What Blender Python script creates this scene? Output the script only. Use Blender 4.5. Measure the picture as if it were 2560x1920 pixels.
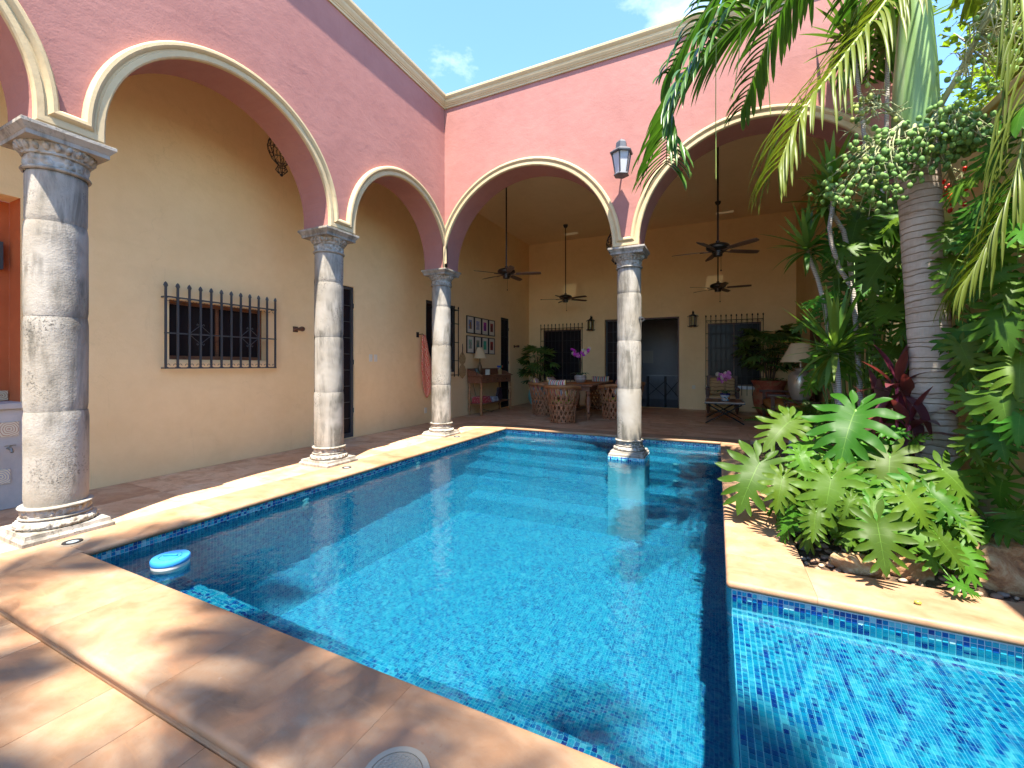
import bpy, bmesh, math, random
from mathutils import Vector, Matrix, noise
R = math.radians
random.seed(7)
for o in list(bpy.data.objects):
    bpy.data.objects.remove(o)
scene = bpy.context.scene
COL = scene.collection

# ------------------------------------------------------------------ camera
cam_d = bpy.data.cameras.new('camera')
cam_d.sensor_width = 36.0
cam_d.lens = 15.095
cam_d.shift_y = -0.0181
cam_d.clip_start = 0.05
cam_d.clip_end = 500
cam = bpy.data.objects.new('camera', cam_d)
COL.objects.link(cam)
cam.location = (0, 0, 1.4)
cam.rotation_euler = (R(90), 0, R(25.55))
scene.camera = cam

# ------------------------------------------------------------------ light
SUN = Vector((0.40, -1.0, 2.75)).normalized()          # towards the sun
SUN_EL = math.asin(SUN.z)
world = bpy.data.worlds.new('World')
scene.world = world
world.use_nodes = True
wn = world.node_tree.nodes; wl = world.node_tree.links
bg = wn['Background']
sky = wn.new('ShaderNodeTexSky')
sky.sky_type = 'NISHITA'
sky.sun_disc = False
sky.sun_elevation = SUN_EL
sky.sun_rotation = math.atan2(SUN.x, SUN.y)
sky.air_density = 1.0
sky.dust_density = 0.1
sky.ozone_density = 3.0
# thin high cloud: white added where a stretched noise is strong
tc = wn.new('ShaderNodeTexCoord')
mp = wn.new('ShaderNodeMapping'); mp.inputs['Scale'].default_value = (2.2, 2.2, 4.0)
mp.inputs['Location'].default_value = (0.35, 0.2, 0.1)
nz = wn.new('ShaderNodeTexNoise'); nz.inputs['Scale'].default_value = 1.6; nz.inputs['Detail'].default_value = 7; nz.inputs['Roughness'].default_value = 0.6
rp = wn.new('ShaderNodeValToRGB')
rp.color_ramp.elements[0].position = 0.54; rp.color_ramp.elements[0].color = (0, 0, 0, 1)
rp.color_ramp.elements[1].position = 0.80; rp.color_ramp.elements[1].color = (0.7, 0.7, 0.7, 1)
mx = wn.new('ShaderNodeMixRGB'); mx.blend_type = 'MIX'
mx.inputs['Color2'].default_value = (4.6, 4.8, 5.1, 1)
wl.new(tc.outputs['Generated'], mp.inputs['Vector']); wl.new(mp.outputs['Vector'], nz.inputs['Vector'])
wl.new(nz.outputs['Fac'], rp.inputs['Fac']); wl.new(rp.outputs['Color'], mx.inputs['Fac'])
tint = wn.new('ShaderNodeMixRGB'); tint.blend_type = 'MULTIPLY'; tint.inputs['Fac'].default_value = 1.0; tint.inputs['Color2'].default_value = (.72, .86, 1.0, 1)
wl.new(sky.outputs['Color'], tint.inputs['Color1']); wl.new(tint.outputs['Color'], mx.inputs['Color1']); wl.new(mx.outputs['Color'], bg.inputs['Color'])
bg.inputs['Strength'].default_value = 0.064

sun_d = bpy.data.lights.new('sun', 'SUN')
sun_d.energy = 2.1
sun_d.angle = R(0.7)
sun_d.color = (1.0, 0.93, 0.81)
sun = bpy.data.objects.new('sun', sun_d)
COL.objects.link(sun)
sun.location = (2, -6, 20)
sun.rotation_euler = SUN.to_track_quat('Z', 'Y').to_euler()

vs = scene.view_settings
vs.view_transform = 'Standard'
vs.look = 'None'
vs.gamma = 1.0
vs.use_curve_mapping = False
vs.exposure = 3.2
cy = scene.cycles
cy.use_denoising = True
cy.max_bounces = 14
cy.diffuse_bounces = 8
cy.glossy_bounces = 4
cy.transmission_bounces = 6
cy.transparent_max_bounces = 16
cy.caustics_reflective = False
cy.caustics_refractive = False
cy.sample_clamp_indirect = 8.0

# ------------------------------------------------------------------ mesh helpers
class MB:
    """collects faces; build() links them as ONE mesh object"""
    def __init__(s): s.v = []; s.f = []; s.uv = None
    def add(s, vs, fs):
        n = len(s.v); s.v += [tuple(p) for p in vs]; s.f += [tuple(i + n for i in f) for f in fs]
        return s
    def box(s, a, b, rz=0, c=None):
        x0, y0, z0 = a; x1, y1, z1 = b
        vs = [(x0,y0,z0),(x1,y0,z0),(x1,y1,z0),(x0,y1,z0),(x0,y0,z1),(x1,y0,z1),(x1,y1,z1),(x0,y1,z1)]
        if rz:
            m = Matrix.Translation(c) @ Matrix.Rotation(rz, 4, 'Z') @ Matrix.Translation(-Vector(c))
            vs = [m @ Vector(p) for p in vs]
        return s.add(vs, [(0,3,2,1),(4,5,6,7),(0,1,5,4),(1,2,6,5),(2,3,7,6),(3,0,4,7)])
    def bbox(s, a, b, e=0.004):
        """box with chamfered edges"""
        bm = bmesh.new()
        bmesh.ops.create_cube(bm, size=1)
        for v in bm.verts:
            v.co = Vector([a[i] + (b[i] - a[i]) * (v.co[i] + .5) for i in range(3)])
        bmesh.ops.bevel(bm, geom=list(bm.edges), offset=e, segments=2, affect='EDGES', profile=0.5)
        return s.frombm(bm)
    def frombm(s, bm, M=None):
        bm.verts.index_update()
        s.add([(M @ v.co) if M else v.co[:] for v in bm.verts], [[v.index for v in f.verts] for f in bm.faces])
        bm.free(); return s
    def tube(s, pts, r, n=8, cap=True, close=False):
        pts = [Vector(p) for p in pts]
        rs = r if isinstance(r, (list, tuple)) else [r] * len(pts)
        N = len(pts); rings = []
        up = Vector((0, 0, 1)); prev = None
        for i, p in enumerate(pts):
            if close: t = pts[(i+1) % N] - pts[i-1]
            else: t = pts[min(i+1, N-1)] - pts[max(i-1, 0)]
            if t.length < 1e-9: t = Vector((0,0,1))
            t.normalize()
            if prev is None:
                a = up if abs(t.z) < .9 else Vector((1, 0, 0))
                x = t.cross(a).normalized()
            else:
                x = prev - t * prev.dot(t)
                x = x.normalized() if x.length > 1e-6 else t.orthogonal().normalized()
            prev = x; y = t.cross(x)
            rings.append([p + (x * math.cos(2*math.pi*k/n) + y * math.sin(2*math.pi*k/n)) * rs[i] for k in range(n)])
        vs = [v for rg in rings for v in rg]; fs = []
        for i in range(N if close else N-1):
            j = (i+1) % N
            for k in range(n):
                fs.append((i*n+k, i*n+(k+1) % n, j*n+(k+1) % n, j*n+k))
        if cap and not close:
            fs.append(tuple(range(n-1, -1, -1))); fs.append(tuple((N-1)*n+k for k in range(n)))
        return s.add(vs, fs)
    def lathe(s, prof, n=24, c=(0,0,0), sx=1, sy=1, capb=True, capt=True):
        vs = []; fs = []; m = len(prof)
        for r, z in prof:
            for k in range(n):
                a = 2*math.pi*k/n
                vs.append((c[0]+r*math.cos(a)*sx, c[1]+r*math.sin(a)*sy, c[2]+z))
        for i in range(m-1):
            for k in range(n):
                fs.append((i*n+k, i*n+(k+1) % n, (i+1)*n+(k+1) % n, (i+1)*n+k))
        if capb: fs.append(tuple(range(n-1, -1, -1)))
        if capt: fs.append(tuple((m-1)*n+k for k in range(n)))
        return s.add(vs, fs)
    def ball(s, c, r, n=8, m=6):
        rx, ry, rz = r if isinstance(r, (tuple, list)) else (r, r, r)
        prof = [(math.sin(math.pi*i/m), -math.cos(math.pi*i/m)) for i in range(1, m)]
        vs = [(c[0], c[1], c[2]-rz)]
        for q, z in prof:
            vs += [(c[0]+q*rx*math.cos(2*math.pi*k/n), c[1]+q*ry*math.sin(2*math.pi*k/n), c[2]+z*rz) for k in range(n)]
        vs.append((c[0], c[1], c[2]+rz)); fs = []; L = len(vs)-1
        for k in range(n): fs.append((0, 1+(k+1) % n, 1+k))
        for i in range(m-2):
            for k in range(n):
                fs.append((1+i*n+k, 1+i*n+(k+1) % n, 1+(i+1)*n+(k+1) % n, 1+(i+1)*n+k))
        b = 1+(m-2)*n
        for k in range(n): fs.append((b+k, b+(k+1) % n, L))
        return s.add(vs, fs)
    def quad(s, a, b, c, d): return s.add([a, b, c, d], [(0, 1, 2, 3)])
    def xf(s, M):
        s.v = [tuple(M @ Vector(p)) for p in s.v]; return s
    def mesh(s, name, mat=None, smooth=False):
        me = bpy.data.meshes.new(name)
        me.from_pydata(s.v, [], s.f); me.update()
        if smooth: me.shade_smooth()
        if smooth == 'auto':
            me.set_sharp_from_angle(angle=R(38))
        if mat:
            me.materials.append(mat)
        return me
    def build(s, name, mat, parent=None, smooth=False, loc=None):
        return link(name, s.mesh(name, mat, smooth), parent, loc)

def link(name, me, parent=None, loc=None, rot=None, scale=None):
    o = bpy.data.objects.new(name, me)
    COL.objects.link(o)
    if parent is not None: o.parent = parent
    if loc is not None: o.location = loc
    if rot is not None: o.rotation_euler = rot
    if scale is not None: o.scale = scale if hasattr(scale, '__len__') else (scale,)*3
    return o

def tag(o, label=None, cat=None, group=None, kind=None):
    if label: o['label'] = label
    if cat:
        o['category'] = cat
        if not kind: o['kind'] = 'thing'
    if group: o['group'] = group
    if kind: o['kind'] = kind
    return o

def thing(name, label, cat, loc=(0,0,0), rz=0, group=None):
    e = bpy.data.objects.new(name, None)
    e.empty_display_size = 0.1
    COL.objects.link(e)
    e.location = loc; e.rotation_euler = (0, 0, rz)
    return tag(e, label, cat, group)

def dup(o, parent=None, loc=None, rz=None):
    c = o.copy(); COL.objects.link(c)
    if parent is not None: c.parent = parent
    if loc is not None: c.location = loc
    if rz is not None: c.rotation_euler = (0, 0, rz)
    for ch in list(o.children): dup(ch, c)
    return c

# ------------------------------------------------------------------ material helpers
def mat(name, color=(.5,.5,.5), rough=0.7, metal=0.0, spec=0.4):
    m = bpy.data.materials.new(name); m.use_nodes = True
    b = m.node_tree.nodes['Principled BSDF']
    b.inputs['Base Color'].default_value = (*color, 1)
    b.inputs['Roughness'].default_value = rough
    b.inputs['Metallic'].default_value = metal
    b.inputs['Specular IOR Level'].default_value = spec
    return m
class NT:
    """short-hand over a node tree"""
    def __init__(s, m): s.m = m; s.t = m.node_tree; s.b = s.t.nodes['Principled BSDF']; s.out = s.t.nodes['Material Output']
    def n(s, typ, **kw):
        nd = s.t.nodes.new('ShaderNode' + typ)
        for k, v in kw.items():
            if k.startswith('_'): setattr(nd, k[1:], v)
            else:
                nd.inputs[k.replace('0', ' ') if k not in nd.inputs else k].default_value = v
        return nd
    def l(s, a, b): s.t.links.new(a, b)
    def coord(s, kind='Object', scale=(1,1,1), rot=(0,0,0)):
        tc = s.n('TexCoord'); mp = s.n('Mapping')
        mp.inputs['Scale'].default_value = scale; mp.inputs['Rotation'].default_value = rot
        s.l(tc.outputs[kind], mp.inputs['Vector']); return mp.outputs['Vector']
    def world(s, scale=(1,1,1)):
        g = s.n('NewGeometry'); mp = s.n('Mapping'); mp.inputs['Scale'].default_value = scale
        s.l(g.outputs['Position'], mp.inputs['Vector']); return mp.outputs['Vector']
    def noise(s, vec, scale=5, detail=4, rough=.55, dist=0.0):
        nd = s.n('TexNoise'); nd.inputs['Scale'].default_value = scale; nd.inputs['Detail'].default_value = detail
        nd.inputs['Roughness'].default_value = rough; nd.inputs['Distortion'].default_value = dist
        s.l(vec, nd.inputs['Vector']); return nd.outputs['Fac']
    def ramp(s, fac, stops):
        nd = s.n('ValToRGB'); cr = nd.color_ramp
        while len(cr.elements) < len(stops): cr.elements.new(0.5)
        for e, (p, c) in zip(cr.elements, stops):
            e.position = p; e.color = (*c, 1) if len(c) == 3 else c
        s.l(fac, nd.inputs['Fac']); return nd.outputs['Color']
    def mix(s, fac, a, b, mode='MIX'):
        nd = s.n('MixRGB'); nd.blend_type = mode
        for sock, v in ((nd.inputs['Fac'], fac), (nd.inputs['Color1'], a), (nd.inputs['Color2'], b)):
            if isinstance(v, (int, float)): sock.default_value = v
            elif isinstance(v, tuple): sock.default_value = (*v, 1)
            else: s.l(v, sock)
        return nd.outputs['Color']
    def math(s, op, a, b=0.0):
        nd = s.n('Math'); nd.operation = op
        for sock, v in ((nd.inputs[0], a), (nd.inputs[1], b)):
            if isinstance(v, (int, float)): sock.default_value = v
            else: s.l(v, sock)
        return nd.outputs[0]
    def bump(s, h, strength=.3, dist=.01):
        nd = s.n('Bump'); nd.inputs['Strength'].default_value = strength; nd.inputs['Distance'].default_value = dist
        s.l(h, nd.inputs['Height']); s.l(nd.outputs['Normal'], s.b.inputs['Normal']); return nd
    def color(s, c): s.l(c, s.b.inputs['Base Color'])
    def rough(s, c): s.l(c, s.b.inputs['Roughness'])

def plaster(name, c1, c2, rough=.9, streak=.0, bs=.25):
    m = mat(name, c1, rough, spec=.2); t = NT(m); w = t.world()
    n1 = t.noise(w, .9, 5, .6); n2 = t.noise(w, 7, 5, .6); n3 = t.noise(w, 55, 3, .6)
    f = t.math('ADD', t.math('MULTIPLY', n1, .65), t.math('MULTIPLY', n2, .35))
    c = t.ramp(f, [(.36, c2), (.62, c1)])
    # fine scuffs and faint drips that belong to the paint
    ws = t.world((6, 6, .7)); dr = t.noise(ws, 1.3, 4, .65)
    c = t.mix(t.math('MULTIPLY', t.math('GREATER_THAN', dr, .66), .10), c, tuple(x*.72 for x in c2))
    ck = t.n('TexVoronoi'); ck.feature = 'DISTANCE_TO_EDGE'; ck.inputs['Scale'].default_value = .55
    wd = t.n('VectorMath'); wd.operation = 'ADD'; nzc = t.n('TexNoise'); nzc.inputs['Scale'].default_value = 2.2; nzc.inputs['Detail'].default_value = 6
    t.l(w, nzc.inputs['Vector']); t.l(w, wd.inputs[0]); t.l(nzc.outputs['Color'], wd.inputs[1]); t.l(wd.outputs[0], ck.inputs['Vector'])
    hair = t.math('MULTIPLY', t.math('LESS_THAN', ck.outputs['Distance'], .0035), t.ramp(t.noise(w, .8, 3), [(.50,(0,0,0)),(.60,(1,1,1))]))
    c = t.mix(t.math('MULTIPLY', hair, .10), c, tuple(x*.6 for x in c2))
    stn = t.noise(t.world((1.2, 1.2, 2.2)), 1.1, 6, .7, .6)
    c = t.mix(t.math('MULTIPLY', t.ramp(stn, [(.52,(0,0,0)),(.74,(1,1,1))]), .22), c, tuple(x*.80 for x in c2))
    t.color(c)
    tw = t.noise(t.world((1, 1, 1.6)), 3.0, 3, .5, .8)
    h = t.math('ADD', t.math('ADD', t.math('MULTIPLY', n2, .7), t.math('MULTIPLY', tw, .8)), t.math('MULTIPLY', n3, .28))
    t.bump(h, bs, .02)
    return m

M = {}
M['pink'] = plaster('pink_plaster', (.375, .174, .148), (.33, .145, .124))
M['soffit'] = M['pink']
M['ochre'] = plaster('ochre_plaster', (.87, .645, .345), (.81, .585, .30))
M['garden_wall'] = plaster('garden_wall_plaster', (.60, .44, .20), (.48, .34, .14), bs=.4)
M['ceiling'] = plaster('ceiling_plaster', (.85, .65, .38), (.80, .60, .34))
M['niche'] = plaster('niche_plaster', (.50, .14, .05), (.42, .11, .04))
M['cement'] = plaster('polished_cement', (.50, .48, .46), (.36, .35, .34))
M['cream'] = plaster('cream_moulding', (.56, .44, .26), (.48, .36, .20), bs=.15)
M['grout'] = mat('pale_grout', (.55, .66, .70), .85)
M['joint'] = mat('floor_joint', (.46, .33, .22), .9)

def stone_column(name):
    m = mat(name, (.6,.58,.52), .85, spec=.25); t = NT(m)
    oi = t.n('ObjectInfo')
    g = t.n('NewGeometry'); w0 = t.n('VectorMath'); w0.operation = 'ADD'
    sc = t.n('VectorMath'); sc.operation = 'SCALE'; sc.inputs['Scale'].default_value = 1.0
    w = g.outputs['Position']
    big = t.noise(w, 1.6, 4, .6, .3)
    c = t.ramp(big, [(.30, (.235,.205,.16)), (.50, (.325,.295,.25)), (.72, (.385,.36,.32))])
    # vertical grey weathering streaks
    mp = t.n('Mapping'); mp.inputs['Scale'].default_value = (7, 7, 1.1); t.l(w, mp.inputs['Vector'])
    st = t.noise(mp.outputs['Vector'], 1.0, 5, .68, .4)
    patch = t.noise(w, 1.9, 3, .6)
    k = t.math('MULTIPLY', t.ramp(st, [(.46, (0,0,0)), (.62, (1,1,1))]), t.ramp(patch, [(.40, (0,0,0)), (.52, (1,1,1))]))
    c = t.mix(t.math('MULTIPLY', k, .85), c, (.11, .10, .08))
    # black lichen pits
    pit = t.noise(w, 48, 4, .7); pm = t.noise(w, 2.7, 3, .6)
    mp2 = t.n('Mapping'); mp2.inputs['Scale'].default_value = (1, 1, 1.5); t.l(w, mp2.inputs['Vector'])
    pk = t.math('MULTIPLY', t.ramp(pit, [(.54, (0,0,0)), (.60, (1,1,1))]), t.ramp(pm, [(.52, (0,0,0)), (.66, (1,1,1))]))
    c = t.mix(t.math('MULTIPLY', pk, .85), c, (.07, .065, .055))
    t.color(c)
    h = t.math('SUBTRACT', t.math('ADD', t.noise(w, 9, 6, .65), t.math('MULTIPLY', t.noise(w, 70, 3, .6), .35)), t.math('MULTIPLY', pk, .5))
    t.bump(h, .35, .02)
    return m
M['column'] = stone_column('weathered_limestone')
def carved():
    m = mat('carved_stone', (.55,.5,.42), .9, spec=.2); t = NT(m); w = t.world()
    v = t.n('TexVoronoi'); v.inputs['Scale'].default_value = 26; t.l(w, v.inputs['Vector'])
    n = t.noise(w, 30, 4, .6); b = t.noise(w, 6, 4, .6)
    c = t.ramp(t.math('ADD', t.math('MULTIPLY', v.outputs['Distance'], .5), t.math('MULTIPLY', b, .5)), [(.22, (.18,.15,.11)), (.5, (.34,.305,.25)), (.7, (.40,.375,.33))])
    t.color(c); t.bump(t.math('ADD', t.math('MULTIPLY', v.outputs['Distance'], -1.0), t.math('MULTIPLY', n, .4)), .9, .02)
    return m
M['carved'] = carved()

def sandstone(name, obj_random=.0, gain=1.0):
    """warm honey coloured stone with iron streaks"""
    m = mat(name, (.6,.4,.24), .55, spec=.35); t = NT(m)
    g = t.n('NewGeometry'); oi = t.n('ObjectInfo')
    off = t.n('VectorMath'); off.operation = 'MULTIPLY_ADD'
    cx = t.n('CombineXYZ'); t.l(oi.outputs['Random'], cx.inputs[0]); t.l(oi.outputs['Random'], cx.inputs[1])
    t.l(cx.outputs[0], off.inputs[0]); off.inputs[1].default_value = (23*obj_random, 37*obj_random, 0); t.l(g.outputs['Position'], off.inputs[2])
    w = off.outputs[0]
    mp = t.n('Mapping'); mp.inputs['Scale'].default_value = (1, 1.5, 1); mp.inputs['Rotation'].default_value = (0, 0, .3); t.l(w, mp.inputs['Vector'])
    n1 = t.noise(mp.outputs['Vector'], 1.7, 6, .6, .8)
    n2 = t.noise(w, 9, 6, .65, .5)
    f = t.math('ADD', t.math('MULTIPLY', n1, .7), t.math('MULTIPLY', n2, .3))
    c = t.ramp(f, [(.28, (.26,.135,.07)), (.40, (.40,.225,.12)), (.50, (.46,.285,.165)), (.60, (.50,.345,.215)), (.70, (.54,.40,.27)), (.82, (.38,.26,.18))])
    if gain != 1.0: c = t.mix(1.0, c, (gain, gain*1.05, gain*1.12), 'MULTIPLY')
    if obj_random:
        tone = t.n('MapRange'); tone.inputs['To Min'].default_value = .80; tone.inputs['To Max'].default_value = 1.06; t.l(oi.outputs['Random'], tone.inputs['Value'])
        c = t.mix(1.0, c, tone.outputs[0], 'MULTIPLY')
    # pits and pale scuffs
    pit = t.noise(w, 60, 3, .6)
    gr = t.noise(w, 240, 3, .7); c = t.mix(t.math('MULTIPLY', gr, .55), c, (.62,.46,.32), 'OVERLAY')
    mpv = t.n('Mapping'); mpv.inputs['Scale'].default_value = (3, 13, 3); mpv.inputs['Rotation'].default_value = (0,0,.9); t.l(w, mpv.inputs['Vector']); vn = t.noise(mpv.outputs['Vector'], 1.2, 6, .7, 1.0)
    c = t.mix(t.math('MULTIPLY', t.ramp(vn, [(.55,(0,0,0)),(.64,(1,1,1))]), .35), c, (.40,.22,.11))
    c = t.mix(t.math('MULTIPLY', t.math('GREATER_THAN', pit, .665), .6), c, (.30,.17,.09))
    sc = t.noise(w, 4.3, 8, .75); bl = t.noise(w, 3.1, 4, .6, 1.2); c = t.mix(t.math('MULTIPLY', t.ramp(bl, [(.50,(0,0,0)),(.62,(1,1,1))]), .45), c, (.36,.17,.085))
    c = t.mix(t.math('MULTIPLY', t.ramp(sc, [(.66, (0,0,0)), (.74, (1,1,1))]), .4), c, (.62,.56,.50))
    t.color(c)
    t.rough(t.ramp(n2, [(.3, (.42,)*3), (.7, (.7,)*3)]))
    t.bump(t.math('ADD', t.math('MULTIPLY', n2, .8), t.math('MULTIPLY', pit, .3)), .22, .012)
    return m
M['coping'] = sandstone('coping_stone', .15, .70)  # same stone as the flags, darkened where direct sun falls on it
M['flag'] = sandstone('flagstone', 1.0, 1.35)  # colour brightened to lift the shaded corridor and patio floor
M['flag_near'] = sandstone('near_flagstone', 1.0, .68)  # darker copy of the flagstone, keeps the sunlit near floor from clipping

TILE = [(0.00, (.005,.022,.18)), (.12, (.006,.060,.28)), (.22, (.006,.17,.36)), (.38, (.012,.27,.42)), (.60, (.035,.36,.46)), (.79, (.13,.45,.52)), (.91, (.29,.52,.57)), (.985, (.09,.06,.26))]
def tile_ramp(t, fac):
    nd = t.n('ValToRGB'); cr = nd.color_ramp; cr.interpolation = 'CONSTANT'
    while len(cr.elements) < len(TILE): cr.elements.new(.5)
    for e, (p, c) in zip(cr.elements, TILE): e.position = p; e.color = (*c, 1)
    t.l(fac, nd.inputs['Fac']); return nd.outputs['Color']
def glass_tile(name, source):
    m = mat(name, (.05,.3,.6), .12, spec=.6); t = NT(m)
    if source == 'attr':
        a = t.n('Attribute'); a.attribute_name = 'tile_tone'; f = a.outputs['Fac']
    else:
        f = t.n('ObjectInfo').outputs['Random']
    c = tile_ramp(t, f)
    w = t.world((1, 1, 1)); c = t.mix(t.math('MULTIPLY', t.noise(w, 90, 3, .6), .5), c, (.6,.8,.9), 'SOFT_LIGHT')
    t.color(c); return m
M['tile_attr'] = glass_tile('glass_mosaic', 'attr')
M['tile_obj'] = glass_tile('glass_mosaic_loose', 'obj')
def mosaic_uv():
    m = mat('mosaic_far', (.05,.3,.6), .25, spec=.5); t = NT(m)
    uv = t.coord('UV')
    nzv = t.n('TexNoise'); nzv.inputs['Scale'].default_value = .16; nzv.inputs['Detail'].default_value = 3; t.l(uv, nzv.inputs['Vector'])
    fl = t.n('VectorMath'); fl.operation = 'FLOOR'; t.l(uv, fl.inputs[0])
    wnz = t.n('TexWhiteNoise'); wnz.noise_dimensions = '2D'; t.l(fl.outputs[0], wnz.inputs['Vector'])
    c = t.mix(.34, tile_ramp(t, wnz.outputs['Value']), (.014,.25,.39))
    fr = t.n('VectorMath'); fr.operation = 'FRACTION'; t.l(uv, fr.inputs[0])
    sx = t.n('SeparateXYZ'); t.l(fr.outputs[0], sx.inputs[0])
    def edge(v):
        return t.math('MAXIMUM', t.math('LESS_THAN', v, .06), t.math('GREATER_THAN', v, .94))
    e = t.math('MAXIMUM', edge(sx.outputs[0]), edge(sx.outputs[1]))
    c = t.mix(t.math('MULTIPLY', e, .8), c, (.42, .58, .66))
    t.color(c); return m
M['mosaic'] = mosaic_uv()

def water():
    m = bpy.data.materials.new('pool_water'); m.use_nodes = True
    t = NT(m); nt = m.node_tree; nt.nodes.remove(t.b)
    w = t.world()
    h = t.math('ADD', t.math('MULTIPLY', t.noise(w, 2.6, 3, .5, .5), 1.0), t.math('MULTIPLY', t.noise(w, 11, 2, .5, .4), .30))
    bp = t.n('Bump'); bp.inputs['Strength'].default_value = .24; bp.inputs['Distance'].default_value = .05; t.l(h, bp.inputs['Height'])
    fr = t.n('Fresnel'); fr.inputs['IOR'].default_value = 1.33; t.l(bp.outputs[0], fr.inputs['Normal'])
    tr = t.n('BsdfTransparent'); tr.inputs['Color'].default_value = (.40, .85, .95, 1)
    rf = t.n('BsdfRefraction'); rf.inputs['Color'].default_value = (.40, .85, .95, 1); rf.inputs['IOR'].default_value = 1.12; rf.inputs['Roughness'].default_value = .10
    t.l(bp.outputs[0], rf.inputs['Normal'])
    gl = t.n('BsdfGlossy'); gl.inputs['Roughness'].default_value = .04; t.l(bp.outputs[0], gl.inputs['Normal'])
    ms0 = t.n('MixShader'); ms0.inputs[0].default_value = 0.58; t.l(tr.outputs[0], ms0.inputs[1]); t.l(rf.outputs[0], ms0.inputs[2])
    ms = t.n('MixShader'); t.l(fr.outputs[0], ms.inputs[0]); t.l(ms0.outputs[0], ms.inputs[1]); t.l(gl.outputs[0], ms.inputs[2])
    t.l(ms.outputs[0], t.out.inputs['Surface'])
    return m
M['water'] = water()

def wood(name, c1, c2, rough=.45, scale=1.0):
    m = mat(name, c1, rough, spec=.4); t = NT(m)
    v = t.coord('Object', (3*scale, 3*scale, 18*scale)); n = t.noise(v, 2.0, 5, .6, 1.2)
    c = t.ramp(n, [(.32, c2), (.62, c1)]); t.color(c); t.bump(n, .12, .01); return m
M['iron'] = mat('wrought_iron', (.022,.020,.020), .55, .3)
M['grey_iron'] = mat('grey_painted_iron', (.060,.062,.066), .55, .3)
M['bronze'] = mat('dark_bronze', (.035,.024,.018), .35, .6)
M['dark_wood'] = wood('dark_wood', (.13,.058,.032), (.05,.022,.012))
M['red_wood'] = wood('reddish_wood', (.27,.105,.050), (.13,.05,.025))
M['turned_wood'] = wood('turned_honey_wood', (.42,.21,.085), (.20,.09,.036))
M['equipal'] = wood('cedar_strip', (.42,.185,.085), (.22,.088,.040), .6)
M['leather'] = wood('pigskin_leather', (.40,.175,.065), (.24,.095,.034), .5)
M['black_room'] = mat('unlit_room', (.05,.042,.045), .8)
M['white'] = mat('white_plastic', (.80,.80,.78), .4)
M['offwhite'] = mat('ivory_plastic', (.72,.66,.52), .4)
M['blue_plastic'] = mat('blue_plastic', (.04,.30,.72), .38)
def pane():
    m = mat('dark_window_glass', (.016,.012,.014), .22, spec=.12)
    return m
M['pane'] = pane()
# ================================================================== SETTING
XA, YB, WT = -4.638, 6.753, 0.46            # courtyard faces of the two arcades, their thickness
ZS, ZCB, ZTOP = 3.236, 6.215, 6.44          # springing, underside and top of the cornice
XW, YW, XR2 = -6.164, 14.316, 2.0           # corridor wall, back wall, garden wall
ZC, FL = 5.754, 0.05                        # ceiling, floor
XP, YN, YP, XR, YS = -4.141, 1.470, 8.389, 0.051, 3.006   # pool lips
WZ = -0.062                                 # water level
PITCH = 0.0275

# ground reaching the horizon
g = MB().quad((-150,-150,-1.6),(150,-150,-1.6),(150,150,-1.6),(-150,150,-1.6)).build('ground', mat('earth', (.16,.11,.07), .95))
tag(g, kind='structure')

def rand_cuts(a, b, lo, hi, rng):
    out = [a]
    while b - out[-1] > hi:
        out.append(out[-1] + rng.uniform(lo, hi))
    if b - out[-1] < lo*.6 and len(out) > 1: out.pop()
    out.append(b); return out

# ---- floors with their flagstones
rng = random.Random(3)
def slab_mesh(x0, x1, y0, y1, z0, z1, e=.003):
    b = MB(); b.bbox((x0,y0,z0),(x1,y1,z1), e); return b
def floor_area(parent, x0, x1, y0, y1, z, rows, lo, hi, along='x', gap=.004, fm='flag'):
    cuts = rand_cuts(y0, y1, rows*.85, rows*1.15, rng) if along == 'x' else rand_cuts(x0, x1, rows*.9, rows*1.1, rng)
    for a, b in zip(cuts, cuts[1:]):
        cs = rand_cuts(x0, x1, lo, hi, rng) if along == 'x' else rand_cuts(y0, y1, lo, hi, rng)
        if along != 'x' and len(cs) > 2 and rng.random() < .5:
            cs[1] = min(cs[1]+.2, cs[2]-.2)
        for c, d in zip(cs, cs[1:]):
            q = gap/2
            zz = z + rng.uniform(-.0012, .0012)
            if along == 'x': m = slab_mesh(c+q, d-q, a+q, b-q, z-.03, zz)
            else: m = slab_mesh(a+q, b-q, c+q, d-q, z-.03, zz)
            m.build('flagstone', M[fm], parent)
pf = MB().box((XW,-3,-.3),(-4.645,8.83,.024)).box((XW,8.832,-.3),(XR2,YW,.024)).box((.53,8.79,-.3),(XR2,8.832,.022)).build('patio_floor', M['joint'])
tag(pf, kind='structure')
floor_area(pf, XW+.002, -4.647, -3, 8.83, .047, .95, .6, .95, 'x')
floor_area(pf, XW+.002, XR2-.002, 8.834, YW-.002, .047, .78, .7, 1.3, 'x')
nf = MB().box((-7,-3,-.35),(4,.957,-.052)).build('near_floor', M['joint'])
tag(nf, kind='structure')
floor_area(nf, -5.0, 2.6, -.6, .956, -.028, .365, .75, .95, 'y', .002, 'flag_near')

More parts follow.
